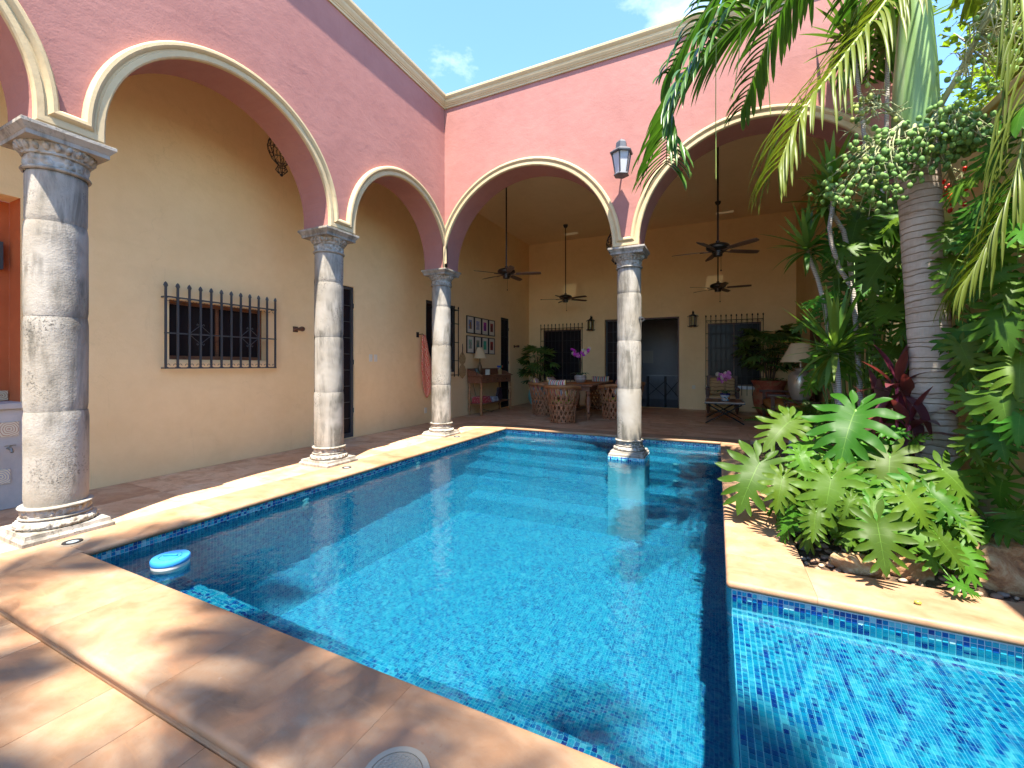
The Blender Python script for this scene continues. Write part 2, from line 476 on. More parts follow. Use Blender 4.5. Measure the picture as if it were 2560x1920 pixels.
# ---- pool: coping stones
pool = MB()
def nose_block(x0, x1, y0, y1, sides, z0=0.0, z1=FL+.002):
    bm = bmesh.new(); bmesh.ops.create_cube(bm, size=1)
    for v in bm.verts:
        v.co = Vector((x0+(x1-x0)*(v.co.x+.5), y0+(y1-y0)*(v.co.y+.5), z0+(z1-z0)*(v.co.z+.5)))
    ed = []
    for e in bm.edges:
        mid = (e.verts[0].co + e.verts[1].co)/2
        for s in sides:
            ax, val = {'x':(0,x0),'X':(0,x1),'y':(1,y0),'Y':(1,y1)}[s]
            if abs(mid[ax]-val) < 1e-6 and abs(e.verts[0].co[ax]-e.verts[1].co[ax]) < 1e-6 and abs(e.verts[0].co.z-e.verts[1].co.z) < 1e-6:
                ed.append(e)
            elif len(sides) > 1 and abs(e.verts[0].co.z-e.verts[1].co.z) > 1e-4 and abs(mid[ax]-val) < 1e-6:
                # the upright edge between two nosed sides
                s2 = [q for q in sides if q != s]
                for q in s2:
                    a2, v2 = {'x':(0,x0),'X':(0,x1),'y':(1,y0),'Y':(1,y1)}[q]
                    if a2 != ax and abs(mid[a2]-v2) < 1e-6: ed.append(e)
    ed = list(set(ed))
    if ed:
        bmesh.ops.bevel(bm, geom=ed, offset=min(.0235, (z1-z0)*.49), segments=5, affect='EDGES', profile=.5)
    return MB().frombm(bm)
rim = MB()
for a, b in [((-4.64,1.47,-.25),(-4.174,8.83,-.002)), ((-4.174,8.423,-.25),(.525,8.83,-.002)), ((.085,3.44,-.25),(.525,8.423,-.002)), ((.085,3.040,-.25),(2.0,3.44,-.002)), ((-4.64,.960,-.35),(2.0,1.436,-.002))]:
    rim.box(a, b)
rim = rim.build('pool_rim', M['coping'])
tag(rim, kind='structure')
def coping_run(x0, x1, y0, y1, sides, along, lo=.85, hi=1.15):
    cs = rand_cuts(x0, x1, lo, hi, rng) if along == 'x' else rand_cuts(y0, y1, lo, hi, rng)
    for a, b in zip(cs, cs[1:]):
        q = .0006
        blk = nose_block(a+q, b-q, y0, y1, sides) if along == 'x' else nose_block(x0, x1, a+q, b-q, sides)
        blk.build('coping_stone', M['coping'], rim, 'auto')
coping_run(-4.141, 2.0, .945, YN, 'yY', 'x')                       # near side, nosed on both edges
nose_block(-4.64, -4.142, .945, 1.469, 'y').build('coping_stone', M['coping'], rim, 'auto')
coping_run(-4.64, XP, 1.471, 8.388, 'X', 'y')
nose_block(-4.64, -4.142, 8.389, 8.83, '').build('coping_stone', M['coping'], rim, 'auto')
coping_run(-4.141, .050, YP, 8.83, 'y', 'x')
nose_block(.051, .525, 8.389, 8.83, '').build('coping_stone', M['coping'], rim, 'auto')
coping_run(XR, .525, 3.441, 8.388, 'x', 'y', 1.1, 1.5)
nose_block(XR, .525, YS, 3.44, 'xy').build('coping_stone', M['coping'], rim, 'auto')
coping_run(.526, 2.0, YS, 3.44, 'y', 'x', .9, 1.4)

# ---- pool: basin
class UVQ:
    def __init__(s): s.v=[]; s.f=[]; s.uv=[]
    def q(s, o, e1, e2, uv0=(0,0)):
        o, e1, e2 = Vector(o), Vector(e1), Vector(e2); n = len(s.v)
        s.v += [o, o+e1, o+e1+e2, o+e2]; s.f.append((n,n+1,n+2,n+3))
        a, b = e1.length/PITCH, e2.length/PITCH
        s.uv += [(uv0[0],uv0[1]),(uv0[0]+a,uv0[1]),(uv0[0]+a,uv0[1]+b),(uv0[0],uv0[1]+b)]
    def build(s, name, m):
        me = bpy.data.meshes.new(name); me.from_pydata([tuple(v) for v in s.v], [], s.f)
        ul = me.uv_layers.new(name='UVMap')
        for i, l in enumerate(me.loops): ul.data[i].uv = s.uv[l.vertex_index]
        me.materials.append(m); me.update(); return link(name, me)
ZF = -1.25
XL2, YN2, YP2, XR3, YS2 = XP-.03, YN-.031, YP+.031, XR+.031, YS+.031
bas = UVQ()
bas.q((XL2,YN2,ZF),(XR3-XL2,0,0),(0,YP2-YN2,0))
bas.q((XL2,YN2,ZF),(0,YP2-YN2,0),(0,0,-ZF), (7,3))
bas.q((XR3,YP2,ZF),(0,YS2-YP2,0),(0,0,-ZF), (50,3))
bas.q((XL2,YP2,ZF),(XR3-XL2,0,0),(0,0,-ZF), (90,3))
bas.q((XR3,YN2,ZF),(-(XR3-XL2),0,0),(0,0,-ZF), (90,33))
ZL = -.40                                                           # sitting ledge along the near side
bas.q((XL2,YN2,ZL),(XR3-XL2,0,0),(0,.49,0),(3,11)); bas.q((XR3,YN2+.49,ZF),(-(XR3-XL2),0,0),(0,0,ZL-ZF),(13,5))
ys = [YP2, 8.02, 7.62, 7.18, 6.72]; zs = [-.30,-.52,-.76,-1.0]
for k in range(4):                                                  # entry steps
    bas.q((XL2,ys[k+1],zs[k]),(XR3-XL2,0,0),(0,ys[k]-ys[k+1],0),(k*31,k*7))
    bas.q((XR3,ys[k+1],zs[k]-.26),(-(XR3-XL2),0,0),(0,0,.26),(k*17,k*9))
ZSH = -.155                                                         # sun shelf
bas.q((XR3,YN2,ZSH),(XR2-XR3,0,0),(0,YS2-YN2,0),(200,3)); bas.q((XR3,YN2,ZF),(0,YS2-YN2,0),(0,0,ZSH-ZF),(120,8))
bas.q((XR3,YS2,ZSH),(XR2-XR3,0,0),(0,0,-ZSH),(0,70)); bas.q((XR3,YN2,ZSH),(XR2-XR3,0,0),(0,0,-ZSH),(0,90))
basin = bas.build('pool_basin', M['mosaic'])
tag(basin, kind='structure')

# ---- pool: mosaic tiles as pieces
def tile_field(o, e1, e2, nrm, n1, n2, skip=None, r=None):
    """list of (centre corner, unit vectors) for a grid of tiles"""
    o, u, w, nrm = Vector(o), Vector(e1).normalized(), Vector(e2).normalized(), Vector(nrm)
    out = []
    for i in range(n1):
        for j in range(n2):
            p = o + u*(i*PITCH) + w*(j*PITCH)
            out.append((p, u, w, nrm))
    return out
TS = PITCH-.0028; TH = .0035
def tile_verts(p, u, w, n, th=TH):
    g = .0014; c = .0012
    a = p+u*g+w*g; b = a+u*TS; d = b+w*TS; e = a+w*TS
    up = n*th
    return [a, b, d, e, a+up+u*c+w*c, b+up-u*c+w*c, d+up-u*c-w*c, e+up+u*c-w*c]
TF = [(4,5,6,7),(0,1,5,4),(1,2,6,5),(2,3,7,6),(3,0,4,7)]
def tile_mass(name, fields, parent):
    vs = []; fs = []; tone = []
    r = random.Random(11)
    for p, u, w, n in fields:
        k = len(vs); tv = tile_verts(p, u, w, n, TH*r.uniform(.8,1.15)); vs += [tuple(x) for x in tv]
        flip = u.cross(w).dot(n) < 0
        for f in TF: fs.append(tuple(k+i for i in (reversed(f) if flip else f)))
        tone += [r.random()]*5
    me = bpy.data.meshes.new(name); me.from_pydata(vs, [], fs)
    at = me.attributes.new('tile_tone', 'FLOAT', 'FACE'); at.data.foreach_set('value', tone)
    me.materials.append(M['tile_attr']); me.update()
    o = link(name, me, parent); tag(o, kind='stuff'); return o
def backing(name, o, e1, e2, n):
    q = Vector(n)*.0006
    o = Vector(o)+q
    return o
mass = []
# sun shelf floor and back wall
shelf = tile_field((XR3+.002,YN2+.004,ZSH), (1,0,0), (0,1,0), (0,0,1), 69, 57)
# the 300 that show largest: the nearest ones inside the picture
def in_view(p):
    s_, c_ = math.sin(R(25.55)), math.cos(R(25.55))
    d = -s_*p.x+c_*p.y; l = c_*p.x+s_*p.y
    if d < .5: return False
    u = l/d; v = (1.4-p.z)/d
    return u < 1.19 and v < .935
near = sorted([t for t in shelf if in_view(t[0])], key=lambda t: (t[0]-Vector((0,0,1.4))).length)[:300]
ns = set(id(t) for t in near)
mass += [t for t in shelf if id(t) not in ns]
mass += tile_field((XR3+.002,YS2,ZSH+.006), (1,0,0), (0,0,1), (0,-1,0), 69, 5)
mass += tile_field((XR3,YN2+.004,ZSH-.0285), (0,1,0), (0,0,1), (-1,0,0), 57, 1)
mass += tile_field((XL2,YN2+.004,-.112), (0,1,0), (0,0,1), (1,0,0), 253, 4)
mass += tile_field((XL2+.004,YP2,-.1395), (1,0,0), (0,0,1), (0,-1,0), 152, 5)
mass += tile_field((XL2+.004,YN2+.006,ZL), (1,0,0), (0,1,0), (0,0,1), 154, 17)
mass += tile_field((XL2+.004,8.024,zs[0]), (1,0,0), (0,1,0), (0,0,1), 153, 14)
# pedestal in the water under the fourth column
PC = (-1.268, 6.983); PB = .275
ped = tag(MB().box((PC[0]-PB,PC[1]-PB,ZF),(PC[0]+PB,PC[1]+PB,-.016)).build('column_pedestal', M['grout']), kind='structure')
pm = []
for k in range(4):
    a = k*math.pi/2; ux, uy = math.cos(a), math.sin(a)
    u = Vector((ux,uy,0)); n = Vector((uy,-ux,0))
    o = Vector((PC[0],PC[1],-.016-6*PITCH)) + n*PB - u*PB
    pm += tile_field(o, u, (0,0,1), n, 20, 6)
tile_mass('mosaic', pm, ped)
grb = UVQ()
me_b = MB()
me_b.quad((XR3,YN2,ZSH+.0005),(XR2,YN2,ZSH+.0005),(XR2,YS2,ZSH+.0005),(XR3,YS2,ZSH+.0005))
me_b.quad((XR3,YS2-.0005,ZSH),(XR2,YS2-.0005,ZSH),(XR2,YS2-.0005,0),(XR3,YS2-.0005,0))
me_b.quad((XL2+.0005,YN2,-.112),(XL2+.0005,YP2,-.112),(XL2+.0005,YP2,0),(XL2+.0005,YN2,0))
me_b.quad((XL2,YP2-.0005,-.14),(XR3,YP2-.0005,-.14),(XR3,YP2-.0005,0),(XL2,YP2-.0005,0))
me_b.quad((XL2,YN2,ZL+.0005),(XR3,YN2,ZL+.0005),(XR3,YN2+.475,ZL+.0005),(XL2,YN2+.475,ZL+.0005))
me_b.quad((XL2,8.024,zs[0]+.0005),(XR3,8.024,zs[0]+.0005),(XR3,YP2,zs[0]+.0005),(XL2,YP2,zs[0]+.0005))
me_b.build('grout_bed', M['grout'], basin)
tile_mass('mosaic', mass, basin)
tmesh = bpy.data.meshes.new('tile')
tmesh.from_pydata([tuple(v) for v in tile_verts(Vector((0,0,0)), Vector((1,0,0)), Vector((0,1,0)), Vector((0,0,1)))], [], TF)
tmesh.materials.append(M['tile_obj'])
for t in near: link('tile', tmesh, basin, t[0])

wm = MB()
wm.quad((XL2,YN2,WZ),(XR3,YN2,WZ),(XR3,YP2,WZ),(XL2,YP2,WZ)).quad((XR3,YN2,WZ),(XR2,YN2,WZ),(XR2,YS2,WZ),(XR3,YS2,WZ))
tag(wm.build('water', M['water']), kind='structure')

# ---- walls with openings (grid of faces, reveals turned inwards)
def holed(axis, pos, thick, s0, s1, z0, z1, holes, mb=None):
    """axis 'x': plane x=pos seen from +x; axis 'y': plane y=pos seen from -y; thick goes away from the viewer"""
    mb = mb or MB()
    S = sorted({s0, s1, *[h[0] for h in holes], *[h[1] for h in holes]}); Z = sorted({z0, z1, *[h[2] for h in holes], *[h[3] for h in holes]})
    def P(s, z, d):
        return (pos-d, s, z) if axis == 'x' else (s, pos+d, z)
    def inhole(s, z): return any(h[0] < s < h[1] and h[2] < z < h[3] for h in holes)
    for a, b in zip(S, S[1:]):
        for c, d in zip(Z, Z[1:]):
            if inhole((a+b)/2, (c+d)/2): continue
            for dep in (0, thick): mb.quad(P(a,c,dep), P(b,c,dep), P(b,d,dep), P(a,d,dep))
    for h in holes:
        a, b, c, d = h
        mb.quad(P(a,c,0),P(a,c,thick),P(a,d,thick),P(a,d,0)); mb.quad(P(b,c,0),P(b,c,thick),P(b,d,thick),P(b,d,0))
        mb.quad(P(a,d,0),P(a,d,thick),P(b,d,thick),P(b,d,0)); mb.quad(P(a,c,0),P(a,c,thick),P(b,c,thick),P(b,c,0))
    mb.quad(P(s0,z0,0),P(s0,z0,thick),P(s0,z1,thick),P(s0,z1,0)); mb.quad(P(s1,z0,0),P(s1,z0,thick),P(s1,z1,thick),P(s1,z1,0))
    mb.quad(P(s0,z1,0),P(s1,z1,0),P(s1,z1,thick),P(s0,z1,thick))
    return mb
W1 = (2.985,4.262,1.475,2.236); D1 = (5.12,6.017,.06,2.87); W2 = (8.215,9.46,1.23,2.95); D2 = (12.08,12.69,.06,2.93)
NI = (-.6,1.72,1.0,3.04)
cw = tag(holed('x', XW, .28, -3, YW+.3, -.2, ZC+.4, [W1,D1,W2,D2,NI]).build('corridor_wall', M['ochre']), 'long ochre plaster wall behind the left arcade', 'wall')
BW1 = (-5.61,-4.213,.87,2.648); BD = (-3.40,-1.07,.049,2.93); BW2 = (-.26,1.15,.80,2.675)
bw = tag(holed('y', YW, .28, XW-.28, XR2+.3, -.2, ZC+.4, [BW1,BD,BW2]).build('back_wall', M['ochre']), 'ochre plaster wall at the far end behind the dining table', 'wall')
# patio side wall and lower garden wall
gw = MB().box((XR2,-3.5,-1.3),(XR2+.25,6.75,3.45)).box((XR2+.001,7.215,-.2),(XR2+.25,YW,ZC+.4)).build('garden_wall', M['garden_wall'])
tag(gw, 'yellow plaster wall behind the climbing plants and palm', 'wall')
cap = MB().bbox((XR2-.03,-3.5,3.452),(XR2+.28,6.745,3.52), .01).build('wall_cap', M['garden_wall'], gw)

# ceiling with its two skylight slots
SK = [(-4.62,-4.14,13.54,13.76), (-.04,.42,13.55,13.72)]
cl = MB()
xs = sorted({XW, XR2, *[s[0] for s in SK], *[s[1] for s in SK]}); yy = sorted({7.215, YW, *[s[2] for s in SK], *[s[3] for s in SK]})
for a, b in zip(xs, xs[1:]):
    for c, d in zip(yy, yy[1:]):
        if any(s[0] <= a and b <= s[1] and s[2] <= c and d <= s[3] for s in SK): continue
        for z in (ZC, ZC+.09): cl.quad((a,c,z),(b,c,z),(b,d,z),(a,d,z))
for s in SK:
    for (p, q) in [((s[0],s[2]),(s[1],s[2])),((s[1],s[2]),(s[1],s[3])),((s[1],s[3]),(s[0],s[3])),((s[0],s[3]),(s[0],s[2]))]:
        cl.quad((*p,ZC),(*q,ZC),(*q,ZC+.09),(*p,ZC+.09))
cl.box((XW,-3,ZC),(XA-WT-.002,7.213,ZC+.09))
cl = tag(cl.build('ceiling', M['ceiling']), kind='structure')
gm = mat('clear_glass', (.9,.95,.95), .05); gt = NT(gm)
tr = gt.n('BsdfTransparent'); tr.inputs['Color'].default_value = (.20,.21,.21,1); gl = gt.n('BsdfGlossy'); gl.inputs['Roughness'].default_value = .03  # glass darkened to dim the sun patches it throws on the wall
lw = gt.n('Fresnel'); lw.inputs['IOR'].default_value = 1.45; ms = gt.n('MixShader')
gt.l(lw.outputs[0], ms.inputs[0]); gt.l(tr.outputs[0], ms.inputs[1]); gt.l(gl.outputs[0], ms.inputs[2]); gt.l(ms.outputs[0], gt.out.inputs['Surface'])
M['clear'] = gm
for s, lb in zip(SK, ('slim glass skylight slot in the ceiling above the orchid window', 'slim glass skylight slot in the ceiling above the armchair window')):
    o = tag(MB().box((s[0],s[2],ZC+.092),(s[1],s[3],ZC+.105)).build('skylight', M['clear']), lb, 'skylight', 'ceiling skylights')

# ---- arcades
def arch_curve(arches, s):
    for c, r, st in arches:
        if abs(s-c) < r-1e-9: return ZS + st + math.sqrt(max(0, r*r-(s-c)**2))
    return ZS
def arcade(name, axis, pos, s0, s1, arches, label):
    S = {s0, s1}
    for c, r, st in arches:
        for k in range(49): S.add(round(c - r*math.cos(math.pi*k/48), 6))
    S = sorted(x for x in S if s0-1e-6 <= x <= s1+1e-6)
    mb = MB()
    def P(s, z, d): return (pos-d, s, z) if axis == 'x' else (s, pos+d, z)
    top = ZTOP-.012
    for a, b in zip(S, S[1:]):
        m = (a+b)/2; ina = any(abs(m-c) < r for c, r, st in arches)
        if ina:
            A = next(x for x in arches if abs(m-x[0]) < x[1])
            za = ZS+A[2]+math.sqrt(max(0,A[1]**2-(a-A[0])**2)); zb = ZS+A[2]+math.sqrt(max(0,A[1]**2-(b-A[0])**2))
        else: za = zb = ZS
        n = max(1, int((top-min(za,zb))/.8))
        for d in (0, WT):
            for i in range(n):
                mb.quad(P(a,za+(top-za)*i/n,d),P(b,zb+(top-zb)*i/n,d),P(b,zb+(top-zb)*(i+1)/n,d),P(a,za+(top-za)*(i+1)/n,d))
        mb.quad(P(a,za,0),P(b,zb,0),P(b,zb,WT),P(a,za,WT)); mb.quad(P(a,top,0),P(b,top,0),P(b,top,WT),P(a,top,WT))
    for c, r, st in arches:
        for e in (-1, 1):
            if st > 0 and s0 <= c+e*r <= s1: mb.quad(P(c+e*r,ZS,0),P(c+e*r,ZS,WT),P(c+e*r,ZS+st,WT),P(c+e*r,ZS+st,0))
    for s in (s0, s1): mb.quad(P(s,ZS,0),P(s,ZS,WT),P(s,top,WT),P(s,top,0))
    w = mb.build(name, M['pink']); return tag(w, label, 'wall')
AL = [(-2.73,1.15,.10),(.204,1.15,.10),(2.918,1.150,.10),(5.631,1.122,.08)]
AB = [(-3.057,1.581,.0),(.466,1.540,.0)]
wl_ = arcade('left_arcade_wall', 'x', XA, -3.9, YB+WT, AL, 'pink plaster wall with arches along the long left side of the pool')
wb_ = arcade('back_arcade_wall', 'y', YB, XA+.002, 2.25, AB, 'pink plaster wall with two wide arches across the far end of the pool')

PROF = [(0,0),(0,.034),(.012,.046),(.052,.046),(.058,.034),(.070,.034),(.080,.052),(.098,.064),(.122,.062),(.136,.046),(.140,0)]
def sweep(path, prof, axis, pos, lim=None):
    """path: list of (s,z); profile offset lies on the left of the path direction"""
    mb = MB(); N = len(path); rows = []
    for i, p in enumerate(path):
        p = Vector(p)
        d0 = (p-Vector(path[i-1])).normalized() if i else None
        d1 = (Vector(path[i+1])-p).normalized() if i < N-1 else None
        if d0 is None: d0 = d1
        if d1 is None: d1 = d0
        n0 = Vector((-d0.y, d0.x)); n1 = Vector((-d1.y, d1.x))
        b = (n0+n1); b.normalize(); k = 1/max(.3, b.dot(n0))
        row = []
        for o, h in prof:
            q = p + b*(o*k)
            s = q.x
            if lim: s = min(max(s, lim[0]), lim[1])
            row.append((pos+h, s, q.y) if axis == 'x' else (s, pos-h, q.y))
        rows.append(row)
    m = len(prof)
    vs = [v for r in rows for v in r]; fs = []
    for i in range(N-1):
        for j in range(m-1): fs.append((i*m+j, i*m+j+1, (i+1)*m+j+1, (i+1)*m+j))
    fs.append(tuple(range(m))); fs.append(tuple((N-1)*m+j for j in range(m)))
    return mb.add(vs, fs)
def arch_path(c, r, st, n=40):
    p = [(c-r, ZS+.002)]
    if st: p.append((c-r, ZS+st))
    p += [(c-r*math.cos(math.pi*k/n), ZS+st+r*math.sin(math.pi*k/n)) for k in range(1, n)]
    if st: p.append((c+r, ZS+st))
    p.append((c+r, ZS+.002)); return p
# one continuous moulding per arcade: up each arch, down and across each pier
path = []
for a in AL: path += arch_path(*a)
sweep(path, PROF, 'x', XA, (-3.9, YB-.002)).build('archivolt', M['cream'], wl_, 'auto')
path = []
for a in AB: path += arch_path(*a)
sweep(path, PROF, 'y', YB, (XA+.004, 1.99)).build('archivolt', M['cream'], wb_, 'auto')
# cornice, mitred in the corner
CP = [(0,ZCB),(.022,ZCB),(.022,ZCB+.030),(.034,ZCB+.042),(.034,ZCB+.055),(.044,ZCB+.062),(.064,ZCB+.100),(.068,ZCB+.118),(.060,ZCB+.124),(.060,ZCB+.140),(.082,ZCB+.165),(.094,ZCB+.185),(.094,ZCB+.222),(0,ZCB+.226)]
def cornice(pts, name, parent):
    mb = MB(); m = len(CP); vs = []
    for (x, y, dx, dy) in pts:
        for o, z in CP: vs.append((x+dx*o, y+dy*o, z))
    fs = [(i*m+j, i*m+j+1, (i+1)*m+j+1, (i+1)*m+j) for i in range(len(pts)-1) for j in range(m-1)]
    mb.add(vs, fs); return mb.build(name, M['cream'], parent)
cornice([(XA,-3.9,1,0),(XA,YB,1,-1)], 'cornice', wl_)
cornice([(XA,YB,1,-1),(2.25,YB,0,-1)], 'cornice', wb_)
MB().box((XA-WT+.02,-3.9,ZTOP+.002),(XA-.0,YB+WT,ZTOP+.03)).build('coping_strip', M['cream'], wl_)
MB().box((XA+.004,YB,ZTOP+.002),(2.25,YB+WT-.02,ZTOP+.03)).build('coping_strip', M['cream'], wb_)

# ---- stone columns
CR = .19
def square_ring(mb, prof, c):
    """prof: (half width, z)"""
    vs = []; n = len(prof)
    for h, z in prof: vs += [(c[0]-h,c[1]-h,z),(c[0]+h,c[1]-h,z),(c[0]+h,c[1]+h,z),(c[0]-h,c[1]+h,z)]
    fs = [(i*4+k, i*4+(k+1)%4, (i+1)*4+(k+1)%4, (i+1)*4+k) for i in range(n-1) for k in range(4)]
    fs += [(3,2,1,0), tuple((n-1)*4+k for k in range(4))]
    return mb.add(vs, fs)
def column(loc, label, z0, seed, group='arcade columns'):
    r = random.Random(seed)
    c = thing('stone_column', label, 'column', (loc[0],loc[1],0), 0, group)
    pl = square_ring(MB(), [(.270,z0),(.270,z0+.032),(.266,z0+.036),(.252,z0+.052),(.247,z0+.074),(.247,z0+.078)], (0,0)).build('plinth', M['column'], c)
    b0 = z0+.078
    base = MB().lathe([(.225,b0),(.238,b0+.012),(.242,b0+.028),(.234,b0+.046),(.218,b0+.058),(.206,b0+.064),(.206,b0+.070)], 40, capb=False, capt=False)
    base.build('lower_torus', M['carved'], c, True)
    # gadroons round the torus
    gd = MB()
    for k in range(26):
        a = 2*math.pi*k/26
        bm = bmesh.new(); bmesh.ops.create_icosphere(bm, subdivisions=1, radius=1)
        gd.frombm(bm, Matrix.Rotation(a,4,'Z') @ Matrix.Translation((.225,0,b0+.030)) @ Matrix.Rotation(R(-25),4,'Y') @ Matrix.Diagonal((.022,.021,.032,1)))
    tag(gd.build('gadroon', M['carved'], c, True), kind='stuff')
    MB().lathe([(.200,b0+.070),(.214,b0+.074),(.216,b0+.080),(.208,b0+.086),(.202,b0+.089)], 40, capb=False, capt=False).build('fillet', M['column'], c, True)
    fz = MB(); pr = []
    for i in range(7): pr.append((.200, b0+.089+.056*i/6))
    fz.lathe(pr, 72, capb=False, capt=False)
    def relief(mb, zc, hh, amp, cnt):
        vs = []
        for x, y, z in mb.v:
            a = math.atan2(y, x); rr = math.hypot(x, y)
            t = (z-zc)/hh; ph = a*cnt
            h = amp*(max(0, math.cos(ph)*math.cos(t*1.4))**2 + .55*max(0, math.sin(ph*.5+t*2.2))**3 - .25)
            vs.append((x*(rr+h)/rr, y*(rr+h)/rr, z))
        mb.v = vs
    relief(fz, b0+.117, .028, .012, 15)
    fz.build('carved_band', M['carved'], c, True)
    MB().lathe([(.200,b0+.145),(.216,b0+.149),(.221,b0+.157),(.216,b0+.165),(.194,b0+.168),(.190,b0+.170)], 40, capb=False, capt=True).build('upper_torus', M['column'], c, True)
    s0 = b0+.170
    cuts = [s0, 1.035, 1.79, 2.535, 2.93]
    for i, (a, b) in enumerate(zip(cuts, cuts[1:])):
        prof = []
        h = b-a; rr = CR*(1+r.uniform(-.012,.012)) - .006*(i/3)
        n = 14
        for k in range(n+1):
            t = k/n; e = min(t, 1-t)*h
            rad = rr - .006*math.exp(-e/.006)
            prof.append((rad, a+.0008+(h-.0016)*t))
        d = MB().lathe(prof, 48)
        dv = []
        for x, y, z in d.v:
            q = Vector((x*2.2+seed*3.1, y*2.2, z*1.7+i*5)); f = 1+.012*noise.noise(q)+.006*noise.noise(q*4)
            dv.append((x*f, y*f, z))
        d.v = dv
        d.xf(Matrix.Translation((r.uniform(-.002,.002), r.uniform(-.002,.002), 0)))
        d.build('drum', M['column'], c, 'auto')
    MB().lathe([(.184,2.93),(.200,2.934),(.206,2.945),(.200,2.956),(.188,2.960)], 40, capb=False, capt=False).build('astragal', M['column'], c, True)
    fz = MB().lathe([(.186,2.960+.088*i/8) for i in range(9)], 72, capb=False, capt=False)
    relief(fz, 3.004, .044, .016, 12)
    fz.build('carved_band', M['carved'], c, True)
    MB().lathe([(.186,3.048),(.202,3.052),(.204,3.060),(.200,3.066),(.210,3.082),(.222,3.106),(.234,3.124),(.237,3.132)], 40, capb=False, capt=True).build('echinus', M['carved'], c, True)
    gd = MB()
    for k in range(22):
        a = 2*math.pi*k/22
        bm = bmesh.new(); bmesh.ops.create_icosphere(bm, subdivisions=1, radius=1)
        gd.frombm(bm, Matrix.Rotation(a,4,'Z') @ Matrix.Translation((.216,0,3.098)) @ Matrix.Rotation(R(35),4,'Y') @ Matrix.Diagonal((.018,.024,.038,1)))
    tag(gd.build('gadroon', M['carved'], c, True), kind='stuff')
    square_ring(MB(), [(.232,3.132),(.245,3.134),(.245,3.166),(.249,3.169),(.264,3.190),(.276,3.204),(.280,3.208),(.280,3.232),(.276,3.235)], (0,0)).build('abacus', M['column'], c)
    return c
cx = XA-WT/2
column((cx,-1.16), 'weathered grey stone column out past the pool corner beside the tiled niche', FL-.003, 9)
column((cx,1.561), 'thick weathered column with black lichen speckles at the pool corner by the floating dispenser', FL-.003, 1)
column((cx,4.288), 'grey streaked column on the left coping between the window grille and the tall grey door', FL-.003, 2)
column((cx,6.983), 'pale clean column in the corner where the two arcades meet', FL-.003, 3)
column((-1.268,6.983), 'stone column standing in the pool water on a tiled pedestal', -.016, 4)
# ================================================================== DOORS, WINDOWS, IRONWORK
def scroll(cx, cz, r, flip, up):
    """small C-scroll in the (s,z) plane"""
    pts = []
    for k in range(13):
        t = k/12; a = -math.pi/2 + t*1.55*math.pi; q = r*(1-.45*t)
        pts.append((cx + flip*q*math.cos(a), cz + up*q*math.sin(a)))
    return pts
def grille(name, label, axis, pos, out, s0, s1, n, zb, zt, ztip, rails, m, scrolls=(), diamonds=(), bar=.010, lowtips=False, group='window grilles'):
    g = thing(name, label, 'grille', (0,0,0), 0, group)
    def P(s, z, d=0): return (pos+out+d, s, z) if axis == 'x' else (s, pos-out-d, z)
    def W(s, z): return (pos-.02, s, z) if axis == 'x' else (s, pos+.02, z)
    # one bar mesh shared by all
    b = MB()
    b.box((-bar,-bar,zb),(bar,bar,ztip-.055))
    tip = [(bar*1.0,ztip-.075),(bar*2.6,ztip-.048),(bar*1.6,ztip-.018),(.0005,ztip)]
    b.lathe(tip, 4)
    me = b.mesh('bar', m)
    for i in range(n):
        s = s0+(s1-s0)*i/(n-1)
        link('bar', me, g, (pos+out,s,0) if axis == 'x' else (s,pos-out,0))
    for z in rails:
        mb = MB(); e = .008
        a = P(s0-.012, z-e, .0); c = P(s1+.012, z+e)
        d = bar+.004
        if axis == 'x': mb.box((a[0]-d,a[1],a[2]),(a[0]+d,c[1],c[2]))
        else: mb.box((a[0],a[1]-d,a[2]),(c[0],a[1]+d,c[2]))
        mb.build('rail', m, g)
    for z in (rails[0], rails[-1]):
        for s in (s0, s1): MB().tube([P(s,z), W(s,z)], .010, 6).build('wall_stay', m, g)
    if scrolls:
        sc = MB(); gap = (s1-s0)/(n-1); r = gap*.20
        for z, up in scrolls:
            for i in range(n-1):
                a = s0+gap*i
                for c, fl in ((a+gap*.24, -1), (a+gap*.76, 1)):
                    sc.tube([P(x, q) for x, q in scroll(c, z+up*r*1.25, r, fl, up)], .0035, 4)
        tag(sc.build('scrollwork', m, g), kind='stuff')
    for i in diamonds:
        gap = (s1-s0)/(n-1); s = s0+gap*i; zc = diamonds[i]
        dm = MB()
        for up in (1, -1):
            for sd in (1, -1):
                pts = [(s+sd*gap*.95, zc+up*.01), (s+sd*.012, zc+up*.11)] + [(s+sd*(.012+.032*math.sin(t*.5)), zc+up*(.11+.018*t if t < 1.6 else .14-.010*(t-1.6))) for t in (.6,1.2,1.8,2.6,3.4,4.2)]
                dm.tube([P(x, q) for x, q in pts], .0045, 4)
        dm.build('diamond_ornament', m, g)
    return g
